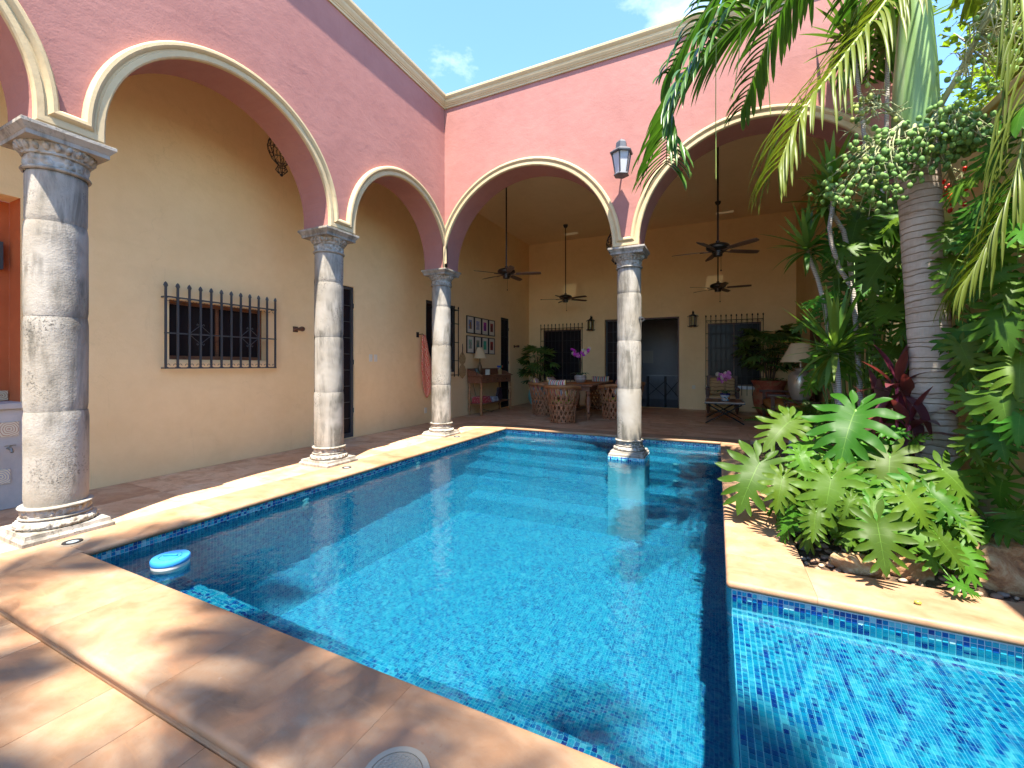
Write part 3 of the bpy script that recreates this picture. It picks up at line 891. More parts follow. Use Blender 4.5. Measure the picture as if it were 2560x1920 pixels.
def window(name, label, axis, pos, hole, depth, fw, fm, pm, muntins=0, group='house windows'):
    s0, s1, z0, z1 = hole
    w = thing(name, label, 'window', (0,0,0), 0, group)
    def bx(a0, a1, b0, b1, d0, d1, nm, m, par):
        mb = MB()
        if axis == 'x': mb.box((pos-d1,a0,b0),(pos-d0,a1,b1))
        else: mb.box((a0,pos+d0,b0),(a1,pos+d1,b1))
        return mb.build(nm, m, par)
    e = .002
    for a in ((s0+e,s0+fw,z0+e,z1-e),(s1-fw,s1-e,z0+e,z1-e),(s0+fw,s1-fw,z0+e,z0+fw),(s0+fw,s1-fw,z1-fw,z1-e)):
        bx(*a, depth-.03, depth+.03, 'frame', fm, w)
    for k in range(muntins):
        s = s0+(s1-s0)*(k+1)/(muntins+1); bx(s-.02,s+.02,z0+fw,z1-fw,depth-.02,depth+.02,'mullion',fm,w)
    bx(s0+fw-.005,s1-fw+.005,z0+fw-.005,z1-fw+.005,depth,depth+.008,'pane',pm,w)
    return w
M['win_wood'] = wood('window_frame_wood', (.20,.085,.04), (.10,.04,.02))
window('window', 'low wide window with a brown wooden frame behind a spiked grille', 'x', XW, W1, .14, .05, M['win_wood'], M['pane'], 1)
grille('window_grille', 'grey iron grille with twelve spear tips over the low wide window', 'x', XW, .09, 2.905, 4.345, 12, 1.368, 2.25, 2.43, [1.368,1.80,2.245], M['grey_iron'], [(1.368,1),(2.245,-1)], {3:1.80, 8:1.805}, .0105)
window('window', 'tall dark window half hidden by the pale corner column', 'x', XW, W2, .06, .07, M['grey_iron'], M['pane'], 1)
grille('window_grille', 'plain dark iron cage grille projecting beside the straw fans', 'x', XW, .22, 8.35, 9.27, 6, 1.12, 2.86, 2.90, [1.16,1.52,1.98,2.45,2.80], M['iron'], bar=.009)
window('window', 'tall dark patio window behind the potted fan palm and dining chairs', 'y', YW, BW1, .10, .045, M['dark_wood'], M['pane'], 1)
grille('window_grille', 'black spiked iron grille behind the dining table orchid', 'y', YW, .10, -5.66, -4.15, 12, .55, 2.70, 2.86, [2.70,2.26,1.86,1.49,1.06], M['iron'], [(2.70,-1)], bar=.0085)
window('window', 'tall dark patio window behind the armchair with patterned cushion', 'y', YW, BW2, .10, .045, M['dark_wood'], M['pane'], 1)
grille('window_grille', 'black spiked iron grille behind the patterned armchair', 'y', YW, .10, -.31, 1.19, 12, .52, 2.745, 2.92, [2.745,2.36,1.93,1.54,1.07], M['iron'], [(2.745,-1)], bar=.0085)
sill = tag(MB().bbox((-.30,YW-.05,.70),(1.19,YW-.001,.79), .006).build('window_sill', M['white']), 'white plaster sill under the window behind the armchair', 'sill')

def barred_door(name, label, hole, m, cols, rows, depth=.05, axis='x', pos=XW, group='barred doors'):
    s0, s1, z0, z1 = hole; d = thing(name, label, 'door', (0,0,0), 0, group)
    def bx(a0, a1, b0, b1, d0, d1, nm, mm, par=d):
        mb = MB()
        if axis == 'x': mb.box((pos-d1,a0,b0),(pos-d0,a1,b1))
        else: mb.box((a0,pos+d0,b0),(a1,pos+d1,b1))
        return mb.build(nm, mm, par)
    fw = .055
    for a in ((s0+.003,s0+fw,z0,z1-.003),(s1-fw,s1-.003,z0,z1-.003),(s0+fw,s1-fw,z0,z0+fw*1.4),(s0+fw,s1-fw,z1-fw,z1-.003)):
        bx(*a, depth-.02, depth+.02, 'frame', m)
    for i in range(cols):
        s = s0+fw+(s1-s0-2*fw)*(i+1)/(cols+1); bx(s-.007,s+.007,z0+fw,z1-fw,depth-.008,depth+.006,'upright_bar',m)
    for j in range(rows):
        z = z0+fw+(z1-z0-2*fw)*(j+1)/(rows+1); bx(s0+fw,s1-fw,z-.006,z+.006,depth-.011,depth+.003,'cross_bar',m)
    bx(s0+fw-.004,s1-fw+.004,z0+fw,z1-fw,depth+.012,depth+.016,'panel',M['pane'])
    for z in (z0+.5, (z0+z1)/2, z1-.35): bx(s1-.012,s1+.02,z-.045,z+.045,depth-.035,depth-.021,'hinge',m)
    return d
barred_door('barred_door', 'tall narrow grey iron door with glazing bars beside two ivory switch plates', D1, M['grey_iron'], 3, 8)
barred_door('barred_door', 'narrow black barred door behind the console table and framed pictures', D2, M['iron'], 4, 4)
leaf = (-3.395,-2.55,.06,2.92)
barred_door('glazed_door', 'dark glazed door leaf standing behind the water column', leaf, M['grey_iron'], 3, 7, .16, 'y', YW)
jm = tag(MB().box((-1.115,YW+.02,.05),(-1.071,YW+.24,2.925)).box((-3.39,YW+.02,2.885),(-1.072,YW+.24,2.928)).build('door_frame', M['dark_wood']), 'dark wooden frame of the wide doorway into the unlit room', 'door frame')
# unlit room behind the doorway, open to it
M['room_wall'] = plaster('room_grey_plaster', (.40,.38,.39), (.34,.32,.33))
rm = MB().quad((-5.8,14.6,.04),(1.6,14.6,.04),(1.6,18.2,.04),(-5.8,18.2,.04)).build('room_floor', mat('dark_polished_tile', (.045,.028,.026), .12))
tag(rm, kind='structure')
rw = MB()
rw.quad((-5.8,18.2,0),(1.6,18.2,0),(1.6,18.2,3.6),(-5.8,18.2,3.6)).quad((-5.8,14.6,0),(-5.8,18.2,0),(-5.8,18.2,3.6),(-5.8,14.6,3.6)).quad((1.6,14.6,0),(1.6,18.2,0),(1.6,18.2,3.6),(1.6,14.6,3.6)).quad((-5.8,14.6,3.6),(1.6,14.6,3.6),(1.6,18.2,3.6),(-5.8,18.2,3.6))
tag(rw.build('room_wall', M['room_wall']), kind='structure')
# console with crossed legs, plant and picture inside that room
tb = thing('room_console', 'black iron console with crossed braces inside the dark room', 'table', (-1.75,16.2,.04))
MB().bbox((-.55,-.2,.98),(.55,.2,1.01), .004).build('top', mat('grey_slab', (.35,.35,.36), .4), tb)
for x in (-.52, .08, .52):
    for y in (-.17, .17): MB().box((x-.02,y-.02,0),(x+.02,y+.02,.98)).build('leg', M['iron'], tb)
for a, b in ((-.52,.08),(.08,.52)):
    MB().tube([(a,-.17,.25),(b,-.17,.80)], .012, 5).tube([(b,-.17,.25),(a,-.17,.80)], .012, 5).build('brace', M['iron'], tb)
tag(MB().box((-2.75,18.15,1.5),(-2.35,18.19,2.0)).build('picture', mat('pale_print', (.5,.47,.42), .6)), 'small pale framed print on the grey wall of the dark room', 'picture')

# ================================================================== SMALL WALL FITTINGS
for y, nm in ((6.43,'ivory light switch plate by the tall grey door'), (6.565,'ivory blank plate beside the light switch')):
    s = tag(MB().bbox((XW+.001,y-.042,1.478),(XW+.010,y+.042,1.618), .003).build('switch_plate', M['offwhite']), nm, 'switch')
    MB().bbox((XW+.010,y-.016,1.51),(XW+.016,y+.016,1.585), .002).build('rocker', M['offwhite'], s)
tag(MB().bbox((XW+.001,8.15,.286),(XW+.010,8.24,.414), .003).build('outlet_plate', M['offwhite']), 'ivory outlet plate low on the wall under the hanging towel', 'outlet')
tag(MB().bbox((-.70,YW-.010,.68),(-.61,YW-.001,.79), .003).build('outlet_plate', M['offwhite']), 'ivory outlet plate on the wall between doorway and armchair', 'outlet')
def peg(y, z, label):
    p = thing('hammock_peg', label, 'peg', (XW,y,z), 0, 'hammock pegs')
    mb = MB().lathe([(.036,0),(.036,.02),(.022,.035),(.026,.09),(.032,.12),(.020,.128),(.036,.136),(.042,.16),(.034,.185),(.012,.192)], 14)
    mb.xf(Matrix.Rotation(R(90),4,'Y')); mb.build('peg', M['dark_wood'], p, 'auto')
    MB().box((.001,-.045,-.045),(.006,.045,.045)).build('wall_plate', M['dark_wood'], p)
peg(4.76, 1.985, 'turned wooden hammock peg beside the low wide window')
peg(13.06, 2.04, 'turned wooden hammock peg past the narrow black door')
# towel on its hook
hk = thing('towel_hook', 'black iron towel hook holding the red patterned towel', 'hook', (XW,7.90,2.10))
MB().box((.001,-.045,-.06),(.010,.045,.06)).build('plate', M['iron'], hk)
MB().tube([(.008,0,.0),(.05,.03,.01),(.085,.07,.02),(.10,.10,.0),(.09,.11,-.03)], .008, 6).build('hook', M['iron'], hk)
def towel():
    mb = MB(); nu, nv = 26, 26; r = random.Random(5)
    for j in range(nv+1):
        t = j/nv
        for i in range(nu+1):
            s = i/nu
            w = .10+.36*min(1, t*1.6)**.8
            y = 8.02 + (s-.35)*w + .10*t
            bot = .95 - .36*math.exp(-((s-.45)/.22)**2) + .12*s
            z = 2.10 - (2.10-bot)*t
            x = XW+.075 + .030*math.sin(s*11+t*1.3)*min(1,t*2.2+.25) + .012*math.sin(s*23)
            mb.v.append((x, y, z))
    for j in range(nv):
        for i in range(nu):
            a = j*(nu+1)+i; mb.f.append((a, a+1, a+nu+2, a+nu+1))
    m = mat('red_paisley_cloth', (.45,.06,.05), .9, spec=.1); t = NT(m); w = t.world()
    v = t.n('TexVoronoi'); v.inputs['Scale'].default_value = 17; t.l(w, v.inputs['Vector'])
    wv = t.n('TexWave'); wv.wave_type = 'RINGS'; wv.inputs['Scale'].default_value = 14; wv.inputs['Distortion'].default_value = 9; wv.inputs['Detail'].default_value = 3; t.l(w, wv.inputs['Vector'])
    c = t.mix(t.ramp(wv.outputs['Fac'], [(.45,(0,0,0)),(.55,(1,1,1))]), (.62,.075,.055), (.74,.42,.28))
    c = t.mix(t.math('LESS_THAN', v.outputs['Distance'], .16), c, (.60,.42,.30))
    t.color(c)
    o = mb.build('hanging_towel', m, None, True)
    md = o.modifiers.new('thick', 'SOLIDIFY'); md.thickness = .006
    tag(o, 'red and cream patterned towel hanging from a wall hook behind the corner column', 'towel')
towel()

# straw fans on the wall
straw = wood('straw', (.50,.33,.14), (.38,.22,.09), .85)
fn = thing('straw_fan', 'two woven straw fans hanging one below the other on the wall', 'fan', (XW+.02,9.77,0))
for z0, h, w in ((1.53,.36,.17),(1.20,.40,.19)):
    mb = MB(); pts = [(0, .0)]
    prof = [(-.02,.0),(-.10*w/.17,.08),(-w*.95,.18),(-w*.8,.30),(-.0,.40),(w*.8,.30),(w*.95,.18),(.10*w/.17,.08),(.02,.0)]
    vs = [(0,y,z0+.05-(z-.2)*h/.4) for y, z in prof]; vs2 = [(.012,y,z) for x,y,z in vs]
    n = len(vs); mb.add(vs+vs2, [tuple(range(n)), tuple(range(2*n-1,n-1,-1))]+[(i,(i+1)%n,n+(i+1)%n,n+i) for i in range(n)])
    mb.build('woven_blade', straw, fn)
MB().tube([(.01,0,1.68),(.015,0,1.85),(.01,0,1.98)], [.010,.012,.008], 6).build('handle', M['dark_wood'], fn)

# eight framed pictures
ART = [((.05,.20,.42),(.45,.22,.10)),((.10,.16,.42),(.55,.55,.60)),((.50,.03,.28),(.20,.05,.35)),((.36,.07,.05),(.16,.03,.03)),((.12,.34,.20),(.55,.50,.42)),((.30,.22,.08),(.12,.30,.28)),((.03,.34,.24),(.08,.46,.20)),((.40,.05,.02),(.22,.03,.02))]
AN = ['blue doorway','pale blue shutters','magenta doorway','dark red doorway','green doorway','brown and teal doorway','bright green panel','rust red door']
M['mount'] = mat('cream_mount', (.68,.62,.50), .8); M['black_frame'] = mat('black_frame', (.015,.013,.013), .4)
for k in range(8):
    c, r = k % 4, k//4
    y0 = 10.0+c*.413; y1 = y0+.39; z0, z1 = ((2.285,2.765),(1.735,2.222))[r]
    p = thing('framed_picture', f'black framed picture of a {AN[k]} in the grid of eight', 'picture', (XW,(y0+y1)/2,z0), 0, 'grid of framed pictures')
    hw, h = (y1-y0)/2, z1-z0
    for a, b in (((.002,-hw,0),(.03,-hw+.022,h)),((.002,hw-.022,0),(.03,hw,h)),((.002,-hw+.022,0),(.03,hw-.022,.022)),((.002,-hw+.022,h-.022),(.03,hw-.022,h))):
        MB().box(a, b).build('frame', M['black_frame'], p)
    MB().box((.004,-hw+.02,.02),(.016,hw-.02,h-.02)).build('mount', M['mount'], p)
    am = mat('print_'+AN[k].replace(' ','_'), ART[k][0], .6); t = NT(am); o = t.coord('Object', (1,9,6)); n = t.noise(o, 2.0, 3, .6)
    t.color(t.ramp(n, [(.40,ART[k][1]),(.52,ART[k][0]),(.64,tuple(min(1,q*1.8+.03) for q in ART[k][0]))]))
    MB().box((.016,-.085,h*.26),(.019,.085,h*.78)).build('print', am, p)
    if k != 6: MB().box((.019,-.045,h*.27),(.0205,.045,h*.66)).build('printed_door', mat('print_detail', tuple(q*.5 for q in ART[k][1]), .6), p)

# wall sconces by the doorway
amber = mat('amber_glass', (.42,.30,.06), .25); ab = amber.node_tree.nodes['Principled BSDF']; ab.inputs['Transmission Weight'].default_value = .35
def sconce(x, label):
    s = thing('wall_sconce', label, 'sconce', (x,YW,0), 0, 'iron sconces by the doorway')
    MB().lathe([(.075,2.62),(.075,2.90)], 12, (0,-.13,0)).build('glass', amber, s, 'auto')
    for k in range(6):
        a = k*math.pi/3; cx_, cy_ = .095*math.cos(a), -.13+.095*math.sin(a)
        MB().box((cx_-.009,cy_-.009,2.57),(cx_+.009,cy_+.009,2.94)).build('cage_bar', M['bronze'], s)
    MB().lathe([(.115,2.585),(.12,2.60),(.10,2.62)], 12, (0,-.13,0)).lathe([(.10,2.90),(.12,2.915),(.09,2.935),(.05,2.955),(.02,2.985),(.012,3.0)], 12, (0,-.13,0)).build('cage_ring', M['bronze'], s, 'auto')
    cr = MB()
    for k in range(6):
        a = k*math.pi/3
        for z, up in ((2.90,1),(2.60,-1)):
            cr.tube([(.10*math.cos(a),-.13+.10*math.sin(a),z),(.14*math.cos(a),-.13+.14*math.sin(a),z+up*.015),(.15*math.cos(a),-.13+.15*math.sin(a),z-up*.01),(.135*math.cos(a),-.13+.135*math.sin(a),z-up*.02)], .008, 5)
    cr.build('curl', M['bronze'], s)
    MB().tube([(0,-.13,2.99),(0,-.12,3.06),(0,-.06,3.08),(0,-.01,3.02)], .010, 6).box((-.03,-.012,2.9),(.03,-.001,3.06)).build('bracket', M['bronze'], s)
sconce(-3.85, 'iron and amber glass wall sconce between the orchid window and the doorway')
sconce(-.672, 'iron and amber glass wall sconce between the doorway and the armchair window')

# lantern on the pink wall
ln = thing('wall_lantern', 'grey six-sided lantern with frosted panes on the pink wall above the water column', 'lantern', (-1.28,6.43,0))
lead = mat('leaded_grey_metal', (.10,.105,.115), .5, .5); frost = mat('frosted_pane', (.62,.64,.68), .5); fb = frost.node_tree.nodes['Principled BSDF']; fb.inputs['Transmission Weight'].default_value = .3
def hexp(r, z): return [(r*math.cos(R(30+60*k)), r*math.sin(R(30+60*k)), z) for k in range(6)]
def hexsolid(levels):
    vs = []; 
    for r, z in levels: vs += hexp(r, z)
    n = len(levels); fs = [(i*6+k, i*6+(k+1)%6, (i+1)*6+(k+1)%6, (i+1)*6+k) for i in range(n-1) for k in range(6)] + [tuple(range(5,-1,-1)), tuple((n-1)*6+k for k in range(6))]
    return MB().add(vs, fs)
hexsolid([(.170,4.525),(.175,4.545),(.105,4.60),(.085,4.612),(.080,4.69),(.055,4.72)]).build('roof', lead, ln)
hexsolid([(.018,4.72),(.022,4.735),(.010,4.75)]).build('finial', lead, ln)
hexsolid([(.110,4.205),(.118,4.212),(.112,4.228)]).build('base_ring', lead, ln)
a0, a1 = hexp(.092,4.228), hexp(.142,4.527)
for k in range(6):
    MB().tube([a0[k], a1[k]], .010, 4).build('corner_bar', lead, ln)
    j = (k+1) % 6; MB().quad(tuple(.97*q if i < 2 else q for i, q in enumerate(a0[k])), tuple(.97*q if i < 2 else q for i, q in enumerate(a0[j])), tuple(.97*q if i < 2 else q for i, q in enumerate(a1[j])), tuple(.97*q if i < 2 else q for i, q in enumerate(a1[k]))).build('pane', frost, ln)
MB().tube([(0,.0,4.70),(0,.12,4.76),(0,.24,4.74),(0,.318,4.66)], .012, 6).bbox((-.045,.308,4.52),(.045,.320,4.76), .004).build('wall_bracket', lead, ln)

# openwork hanging lanterns under the arches
def hang_lantern(x, y, z, label):
    h = thing('hanging_lantern', label, 'lantern', (x,y,z), 0, 'openwork hanging lanterns')
    mb = MB(); r = .17
    prof = [(.03,.0),(.075,.05),(.05,.10),(.045,.12),(.12,.20),(.17,.32),(.165,.42),(.11,.54),(.05,.60),(.02,.64)]
    for k in range(8):
        a = k*math.pi/4; mb.tube([(q*math.cos(a), q*math.sin(a), zz) for q, zz in prof], .006, 4)
    for q, zz in prof[1:-1]:
        mb.tube([(q*math.cos(2*math.pi*k/20), q*math.sin(2*math.pi*k/20), zz) for k in range(20)], .005, 4, close=True)
    for k in range(16):
        a = k*math.pi/8
        for (q0, z0), (q1, z1) in zip(prof[4:8], prof[5:9]):
            am = a+.19; mb.tube([(q0*math.cos(a),q0*math.sin(a),z0),(((q0+q1)/2+.008)*math.cos(am),((q0+q1)/2+.008)*math.sin(am),(z0+z1)/2),(q1*math.cos(a),q1*math.sin(a),z1)], .004, 4)
    mb.build('cage', M['iron'], h)
    MB().ball((0,0,-.015), .022).build('finial', M['iron'], h)
    MB().tube([(0,0,.64),(0,0,ZC-z)], .006, 5).build('chain', M['iron'], h)
hang_lantern(-5.5, 4.03, 4.08, 'black openwork lantern hanging behind the large left arch')
hang_lantern(-1.74, 8.2, 3.35, 'black openwork lantern hanging behind the water column capital')
# iron ring on the water column
tag(MB().tube([(-1.268+.19+.03+.022*math.cos(t), 6.90, 2.12+.03*math.sin(t)) for t in [k*math.pi/6 for k in range(12)]], .006, 5, close=True).box((-1.10,6.885,2.13),(-1.055,6.915,2.16)).build('iron_ring', M['grey_iron']), 'small iron ring fixed to the side of the water column', 'ring')

# ceiling fans
fan_b = mat('fan_blade', (.13,.075,.045), .5)
def fan(x, y, label, rot):
    f = thing('ceiling_fan', label, 'fan', (x,y,0), 0, 'patio ceiling fans')
    MB().lathe([(.015,ZC-.10),(.055,ZC-.07),(.075,ZC-.02),(.075,ZC-.001)], 16).build('ceiling_cup', M['bronze'], f, 'auto')
    MB().tube([(0,0,ZC-.09),(0,0,3.60)], .016, 8).build('rod', M['bronze'], f)
    MB().lathe([(.02,3.64),(.035,3.63),(.035,3.60),(.10,3.585),(.175,3.56),(.20,3.525),(.195,3.49),(.14,3.455),(.10,3.445),(.10,3.42)], 28).build('motor', M['bronze'], f, 'auto')
    MB().lathe([(.075,3.36),(.08,3.42)], 20).build('switch_housing', M['bronze'], f, 'auto')
    MB().tube([(.05,-.05,3.36),(.05,-.05,3.10)], .003, 4).ball((.05,-.05,3.09), .016).build('pull_chain', M['bronze'], f)
    for k in range(5):
        a = rot+k*2*math.pi/5
        mb = MB(); n = 8; vs = []
        for i in range(n+1):
            t = i/n; r = .22+.56*t; w = .048+.018*math.sin(t*math.pi*.85)
            if i == n: w *= .6
            for s, dz in ((-1,.012),(1,-.012)):
                vs.append((r, s*w, 3.455+dz)); vs.append((r, s*w, 3.463+dz))
        for i in range(n):
            b = i*4
            mb.f += [(b,b+2,b+6,b+4),(b+1,b+5,b+7,b+3),(b,b+4,b+5,b+1),(b+2,b+3,b+7,b+6)]
        mb.f += [(0,1,3,2),(n*4,n*4+2,n*4+3,n*4+1)]
        mb.v = vs; mb.box((.10,-.018,3.440),(.30,.018,3.452)).xf(Matrix.Rotation(a,4,'Z'))
        mb.build('blade', fan_b, f)
fan(-4.29,8.68, 'dark ceiling fan hanging over the corner between console table and pool', .3)
fan(-4.24,12.72, 'dark ceiling fan hanging over the far end of the dining table', .9)
fan(.01,8.54, 'dark ceiling fan hanging just behind the wide right arch', .55)
fan(.016,12.66, 'dark ceiling fan hanging in front of the armchair window', 1.2)

# ================================================================== POOL THINGS
for x, y, lb in ((-4.44,1.51,'round black deck light in the coping beside the lichen-speckled column'),(-4.41,4.17,'round black deck light in the coping beside the grey streaked column'),(-4.452,6.89,'round black deck light in the coping beside the pale corner column')):
    d = thing('deck_light', lb, 'light', (x,y,FL+.003), 0, 'deck lights in the coping')
    MB().lathe([(.036,0),(.036,.004),(.058,.005),(.060,0)], 24, capb=False, capt=False).build('ring', M['iron'], d, 'auto')
    MB().lathe([(.037,-.004),(.037,.002)], 20).build('lens', mat('deck_lens', (.30,.36,.40), .1), d)
    MB().lathe([(.060,-.0005),(.100,-.0003)], 24, capb=False, capt=False).build('mortar_ring', mat('mortar', (.25,.20,.145), .9), d)
sk = thing('skimmer_lid', 'round ivory skimmer lid set in the near coping', 'lid', (-.95,1.10,FL+.003))
lidm = mat('aged_ivory_plastic', (.36,.31,.22), .6)  # ivory darkened so the lid does not burn out in the sun
MB().lathe([(.092,0),(.092,.004),(.112,.0045),(.115,0)], 36, capb=False, capt=False).build('rim', lidm, sk, 'auto')
MB().lathe([(.0895,-.002),(.0895,.0032),(.087,.004)], 36).build('lid', lidm, sk, 'auto')
rb = MB()
for k in range(-5, 6):
    L = math.sqrt(max(0,.082**2-(k*.015)**2)); rb.box((-L,k*.015-.001,.0041),(L,k*.015+.001,.0058)); rb.box((k*.015-.001,-L,.0041),(k*.015+.001,L,.0056))
rb.build('ribs', lidm, sk)
fd = thing('floating_dispenser', 'blue and white floating chlorine dispenser drifting by the pool corner', 'dispenser', (-3.625,1.765,WZ), .5)
MB().lathe([(.088,-.06),(.112,-.02),(.116,.012),(.116,.022)], 40).build('white_body', M['white'], fd, 'auto')
MB().lathe([(.117,.022),(.119,.026),(.119,.052),(.114,.060),(.072,.061),(.071,.056),(.066,.056),(.065,.062),(.0,.064)], 40, capt=False).build('blue_cap', M['blue_plastic'], fd, 'auto')
MB().bbox((-.05,-.008,.063),(.05,.008,.076), .004).build('grip', M['blue_plastic'], fd)
for p, n, lb in (((XL2+.004,3.35,-.17),'x','white round water inlet on the pool wall below the window grille'),((XL2+.004,5.35,-.17),'x','white round water inlet on the pool wall under the tall grey door'),((-3.35,8.0,-.299),'z','white round fitting on the top pool step near the corner column'),((-.62,7.60,-.519),'z','white round fitting on the pool step past the water column')):
    mb = MB().lathe([(.045,0),(.045,.006),(.034,.014),(.018,.016),(.016,.006)], 20)
    if n == 'x': mb.xf(Matrix.Rotation(R(90),4,'Y'))
    mb.xf(Matrix.Translation(p)); tag(mb.build('pool_fitting', M['white'], None, 'auto'), lb, 'fitting', 'white pool fittings')

# ================================================================== TILED NICHE (edge of the picture)
nc = thing('tiled_washstand', 'grey washstand with stone counter and painted tiles in a rust red alcove', 'washstand', (XW,0,0))
MB().quad((-.281,-.6,1.0),(-.281,1.72,1.0),(-.281,1.72,3.04),(-.281,-.6,3.04)).quad((-.279,1.7195,1.0),(-.002,1.7195,1.0),(-.002,1.7195,3.04),(-.279,1.7195,3.04)).build('alcove_back', M['niche'], nc)
MB().box((.002,-.6,.05),(.14,1.73,.985)).build('cement_front', M['cement'], nc)
MB().bbox((-.27,-.62,.988),(.17,1.735,1.045), .008).build('counter', M['cement'], nc)
TAL = [((.62,.55,.36),(.35,.06,.04)),((.60,.56,.42),(.06,.12,.40)),((.55,.52,.40),(.20,.17,.10)),((.60,.55,.42),(.30,.05,.04)),((.60,.55,.38),(.10,.20,.08))]
def tal(a, b, ring=False):
    m = mat('painted_tile', a, .25); t = NT(m); v = t.coord('Object', (1,1,1))
    w = t.n('TexWave'); w.wave_type = 'RINGS'; w.rings_direction = 'SPHERICAL'; w.inputs['Scale'].default_value = 9; w.inputs['Distortion'].default_value = 4; w.inputs['Detail'].default_value = 2; t.l(v, w.inputs['Vector'])
    t.color(t.ramp(w.outputs['Fac'], [(.35,a),(.42,b),(.62,b),(.68,a)])); return m
for k in range(12):
    y = 1.66-k*.105; a, b = TAL[k % 5]
    link('painted_tile', MB().bbox((-.006,-.049,-.049),(.006,.049,.049), .002).mesh('painted_tile', tal(a, b)), nc, (-.268,y,1.10))
    MB
for y, z, k in ((1.60,.80,3),(1.30,.87,0),(1.545,.36,1),(1.28,.33,4),(1.05,.6,2)):
    a, b = TAL[k]
    link('painted_tile', MB().bbox((-.006,-.068,-.068),(.006,.068,.068), .002).mesh('painted_tile', tal(a, b)), nc, (.146,y,z))
MB().tube([(.14,1.60,.62),(.22,1.60,.62),(.24,1.60,.59)], .012, 8).box((.19,1.565,.645),(.205,1.635,.655)).tube([(.197,1.60,.62),(.197,1.60,.65)], .008, 6).build('tap', mat('brass_grey', (.30,.29,.26), .35, .8), nc)
MB().box((-.25,1.30,2.35),(-.20,1.66,2.62)).build('iron_latch', M['grey_iron'], nc)
# ================================================================== FURNITURE
def turned(prof_h, r, n=12):
    """turned leg profile of height prof_h and main radius r"""
    p = [(.55,0),(.75,.02),(.5,.05),(.62,.09),(.95,.13),(.95,.17),(.6,.19),(.7,.21),(.55,.24),(.8,.34),(.95,.46),(.8,.56),(.5,.62),(.85,.65),(.6,.68),(.9,.72),(.9,.745),(.55,.76)]
    return [(r*a, prof_h*b/.76) for a, b in p]
# console table
ct = thing('console_table', 'carved wooden console table with drawers and turned legs under the framed pictures', 'table', (0,0,FL))
x0, x1, y0, y1 = -6.09, -5.66, 9.97, 11.80
MB().bbox((x0,y0-.03,1.055),(x1+.03,y1+.03,1.085), .006).build('top', M['red_wood'], ct)
MB().box((x0,y0,.87),(x1-.02,y1,1.054)).build('apron', M['red_wood'], ct)
for k in range(3):
    a = y0+.06+k*(y1-y0-.12)/3; b = a+(y1-y0-.12)/3-.03
    d = MB().bbox((x1-.019,a,.895),(x1-.004,b,1.035), .004).build('drawer', M['red_wood'], ct)
    MB().ball((x1+.008,(a+b)/2,.965), .016).build('knob', M['bronze'], d, True)
MB().bbox((x0,y0+.02,.30),(x1,y1-.02,.325), .004).build('lower_shelf', M['red_wood'], ct)
for x in (x0+.035, x1-.035):
    for y in (y0+.035, y1-.035):
        MB().lathe(turned(.868,.042), 12, (x,y,.0)).build('leg', M['turned_wood'], ct, 'auto')
MB().bbox((x0-.02,y0,1.086),(x0+.005,y1,1.27), .006).build('back_board', M['red_wood'], ct)
for y in (y0-.01, y1-.01):
    mb = MB(); pr = [(x0,1.087),(x1-.02,1.087),(x1-.02,1.11),(x1-.08,1.12),(x1-.15,1.17),(x1-.25,1.20),(x0,1.21)]
    n = len(pr); mb.add([(x,y,z) for x,z in pr]+[(x,y+.02,z) for x,z in pr], [tuple(range(n)),tuple(range(2*n-1,n-1,-1))]+[(i,(i+1)%n,n+(i+1)%n,n+i) for i in range(n)])
    mb.build('side_gallery', M['red_wood'], ct)
CT = FL+1.087
# lamp on the console
shade = mat('cream_lampshade', (.66,.52,.30), .8); NT(shade).b.inputs['Transmission Weight'].default_value = .15
lp = thing('table_lamp', 'small brass table lamp with a pleated cream shade on the console table', 'lamp', (-5.90,10.29,CT))
MB().lathe([(.075,0),(.08,.012),(.03,.03),(.022,.06),(.05,.10),(.068,.17),(.055,.25),(.025,.31),(.03,.33),(.014,.36),(.014,.46)], 16).build('base', mat('antique_brass', (.16,.10,.055), .4, .6), lp, 'auto')
def pleated(r0, r1, z0, z1, n=36):
    mb = MB(); vs = []
    for z, r in ((z0,r0),(z1,r1)):
        for k in range(n*2):
            q = r*(1+.018*(k % 2)); vs.append((q*math.cos(math.pi*k/n), q*math.sin(math.pi*k/n), z))
    m = n*2; return mb.add(vs, [(k,(k+1)%m,m+(k+1)%m,m+k) for k in range(m)])
pleated(.185,.075,.46,.76).build('shade', shade, lp)
pf_ = thing('photo_frame', 'small leaning photo frame at the end of the console table', 'photo frame', (-5.82,10.06,CT), .25)
fr = Matrix.Rotation(R(-18),4,'Y')
MB().box((-.01,-.12,0),(.01,.12,.20)).xf(fr).build('frame', M['black_frame'], pf_)
MB().box((.0101,-.10,.02),(.013,.10,.18)).xf(fr).build('photo', mat('photo_landscape', (.28,.38,.42), .3), pf_)
MB().box((.0131,-.09,.02),(.0145,.06,.09)).xf(fr).build('photo_tree', mat('photo_green', (.10,.20,.06), .3), pf_)
cp = thing('wicker_cup', 'pale cup holding blue, green and red brushes on the console table', 'cup', (-5.86,11.42,CT))
MB().lathe([(.055,0),(.07,.15),(.066,.15),(.052,.01)], 18, capt=False).build('cup', straw, cp, 'auto')
for k, (c, x, y) in enumerate((((.03,.09,.42),-.03,-.05),((.05,.35,.08),.02,.03),((.10,.42,.10),-.02,.06),((.45,.04,.03),.03,.08),((.03,.10,.4),.01,-.02))):
    MB().tube([(x*.5,y*.4,.02),(x,y,.20)], .006, 5).ball((x*1.1,y*1.15,.23), (.03,.03,.035)).build('brush', mat('brush_colour', c, .5), cp, True)
bk = tag(MB().bbox((-5.9,10.60,CT),(-5.78,10.66,CT+.15), .003).build('upright_book', M['offwhite']), 'pale upright book beside the lamp on the console table', 'book')
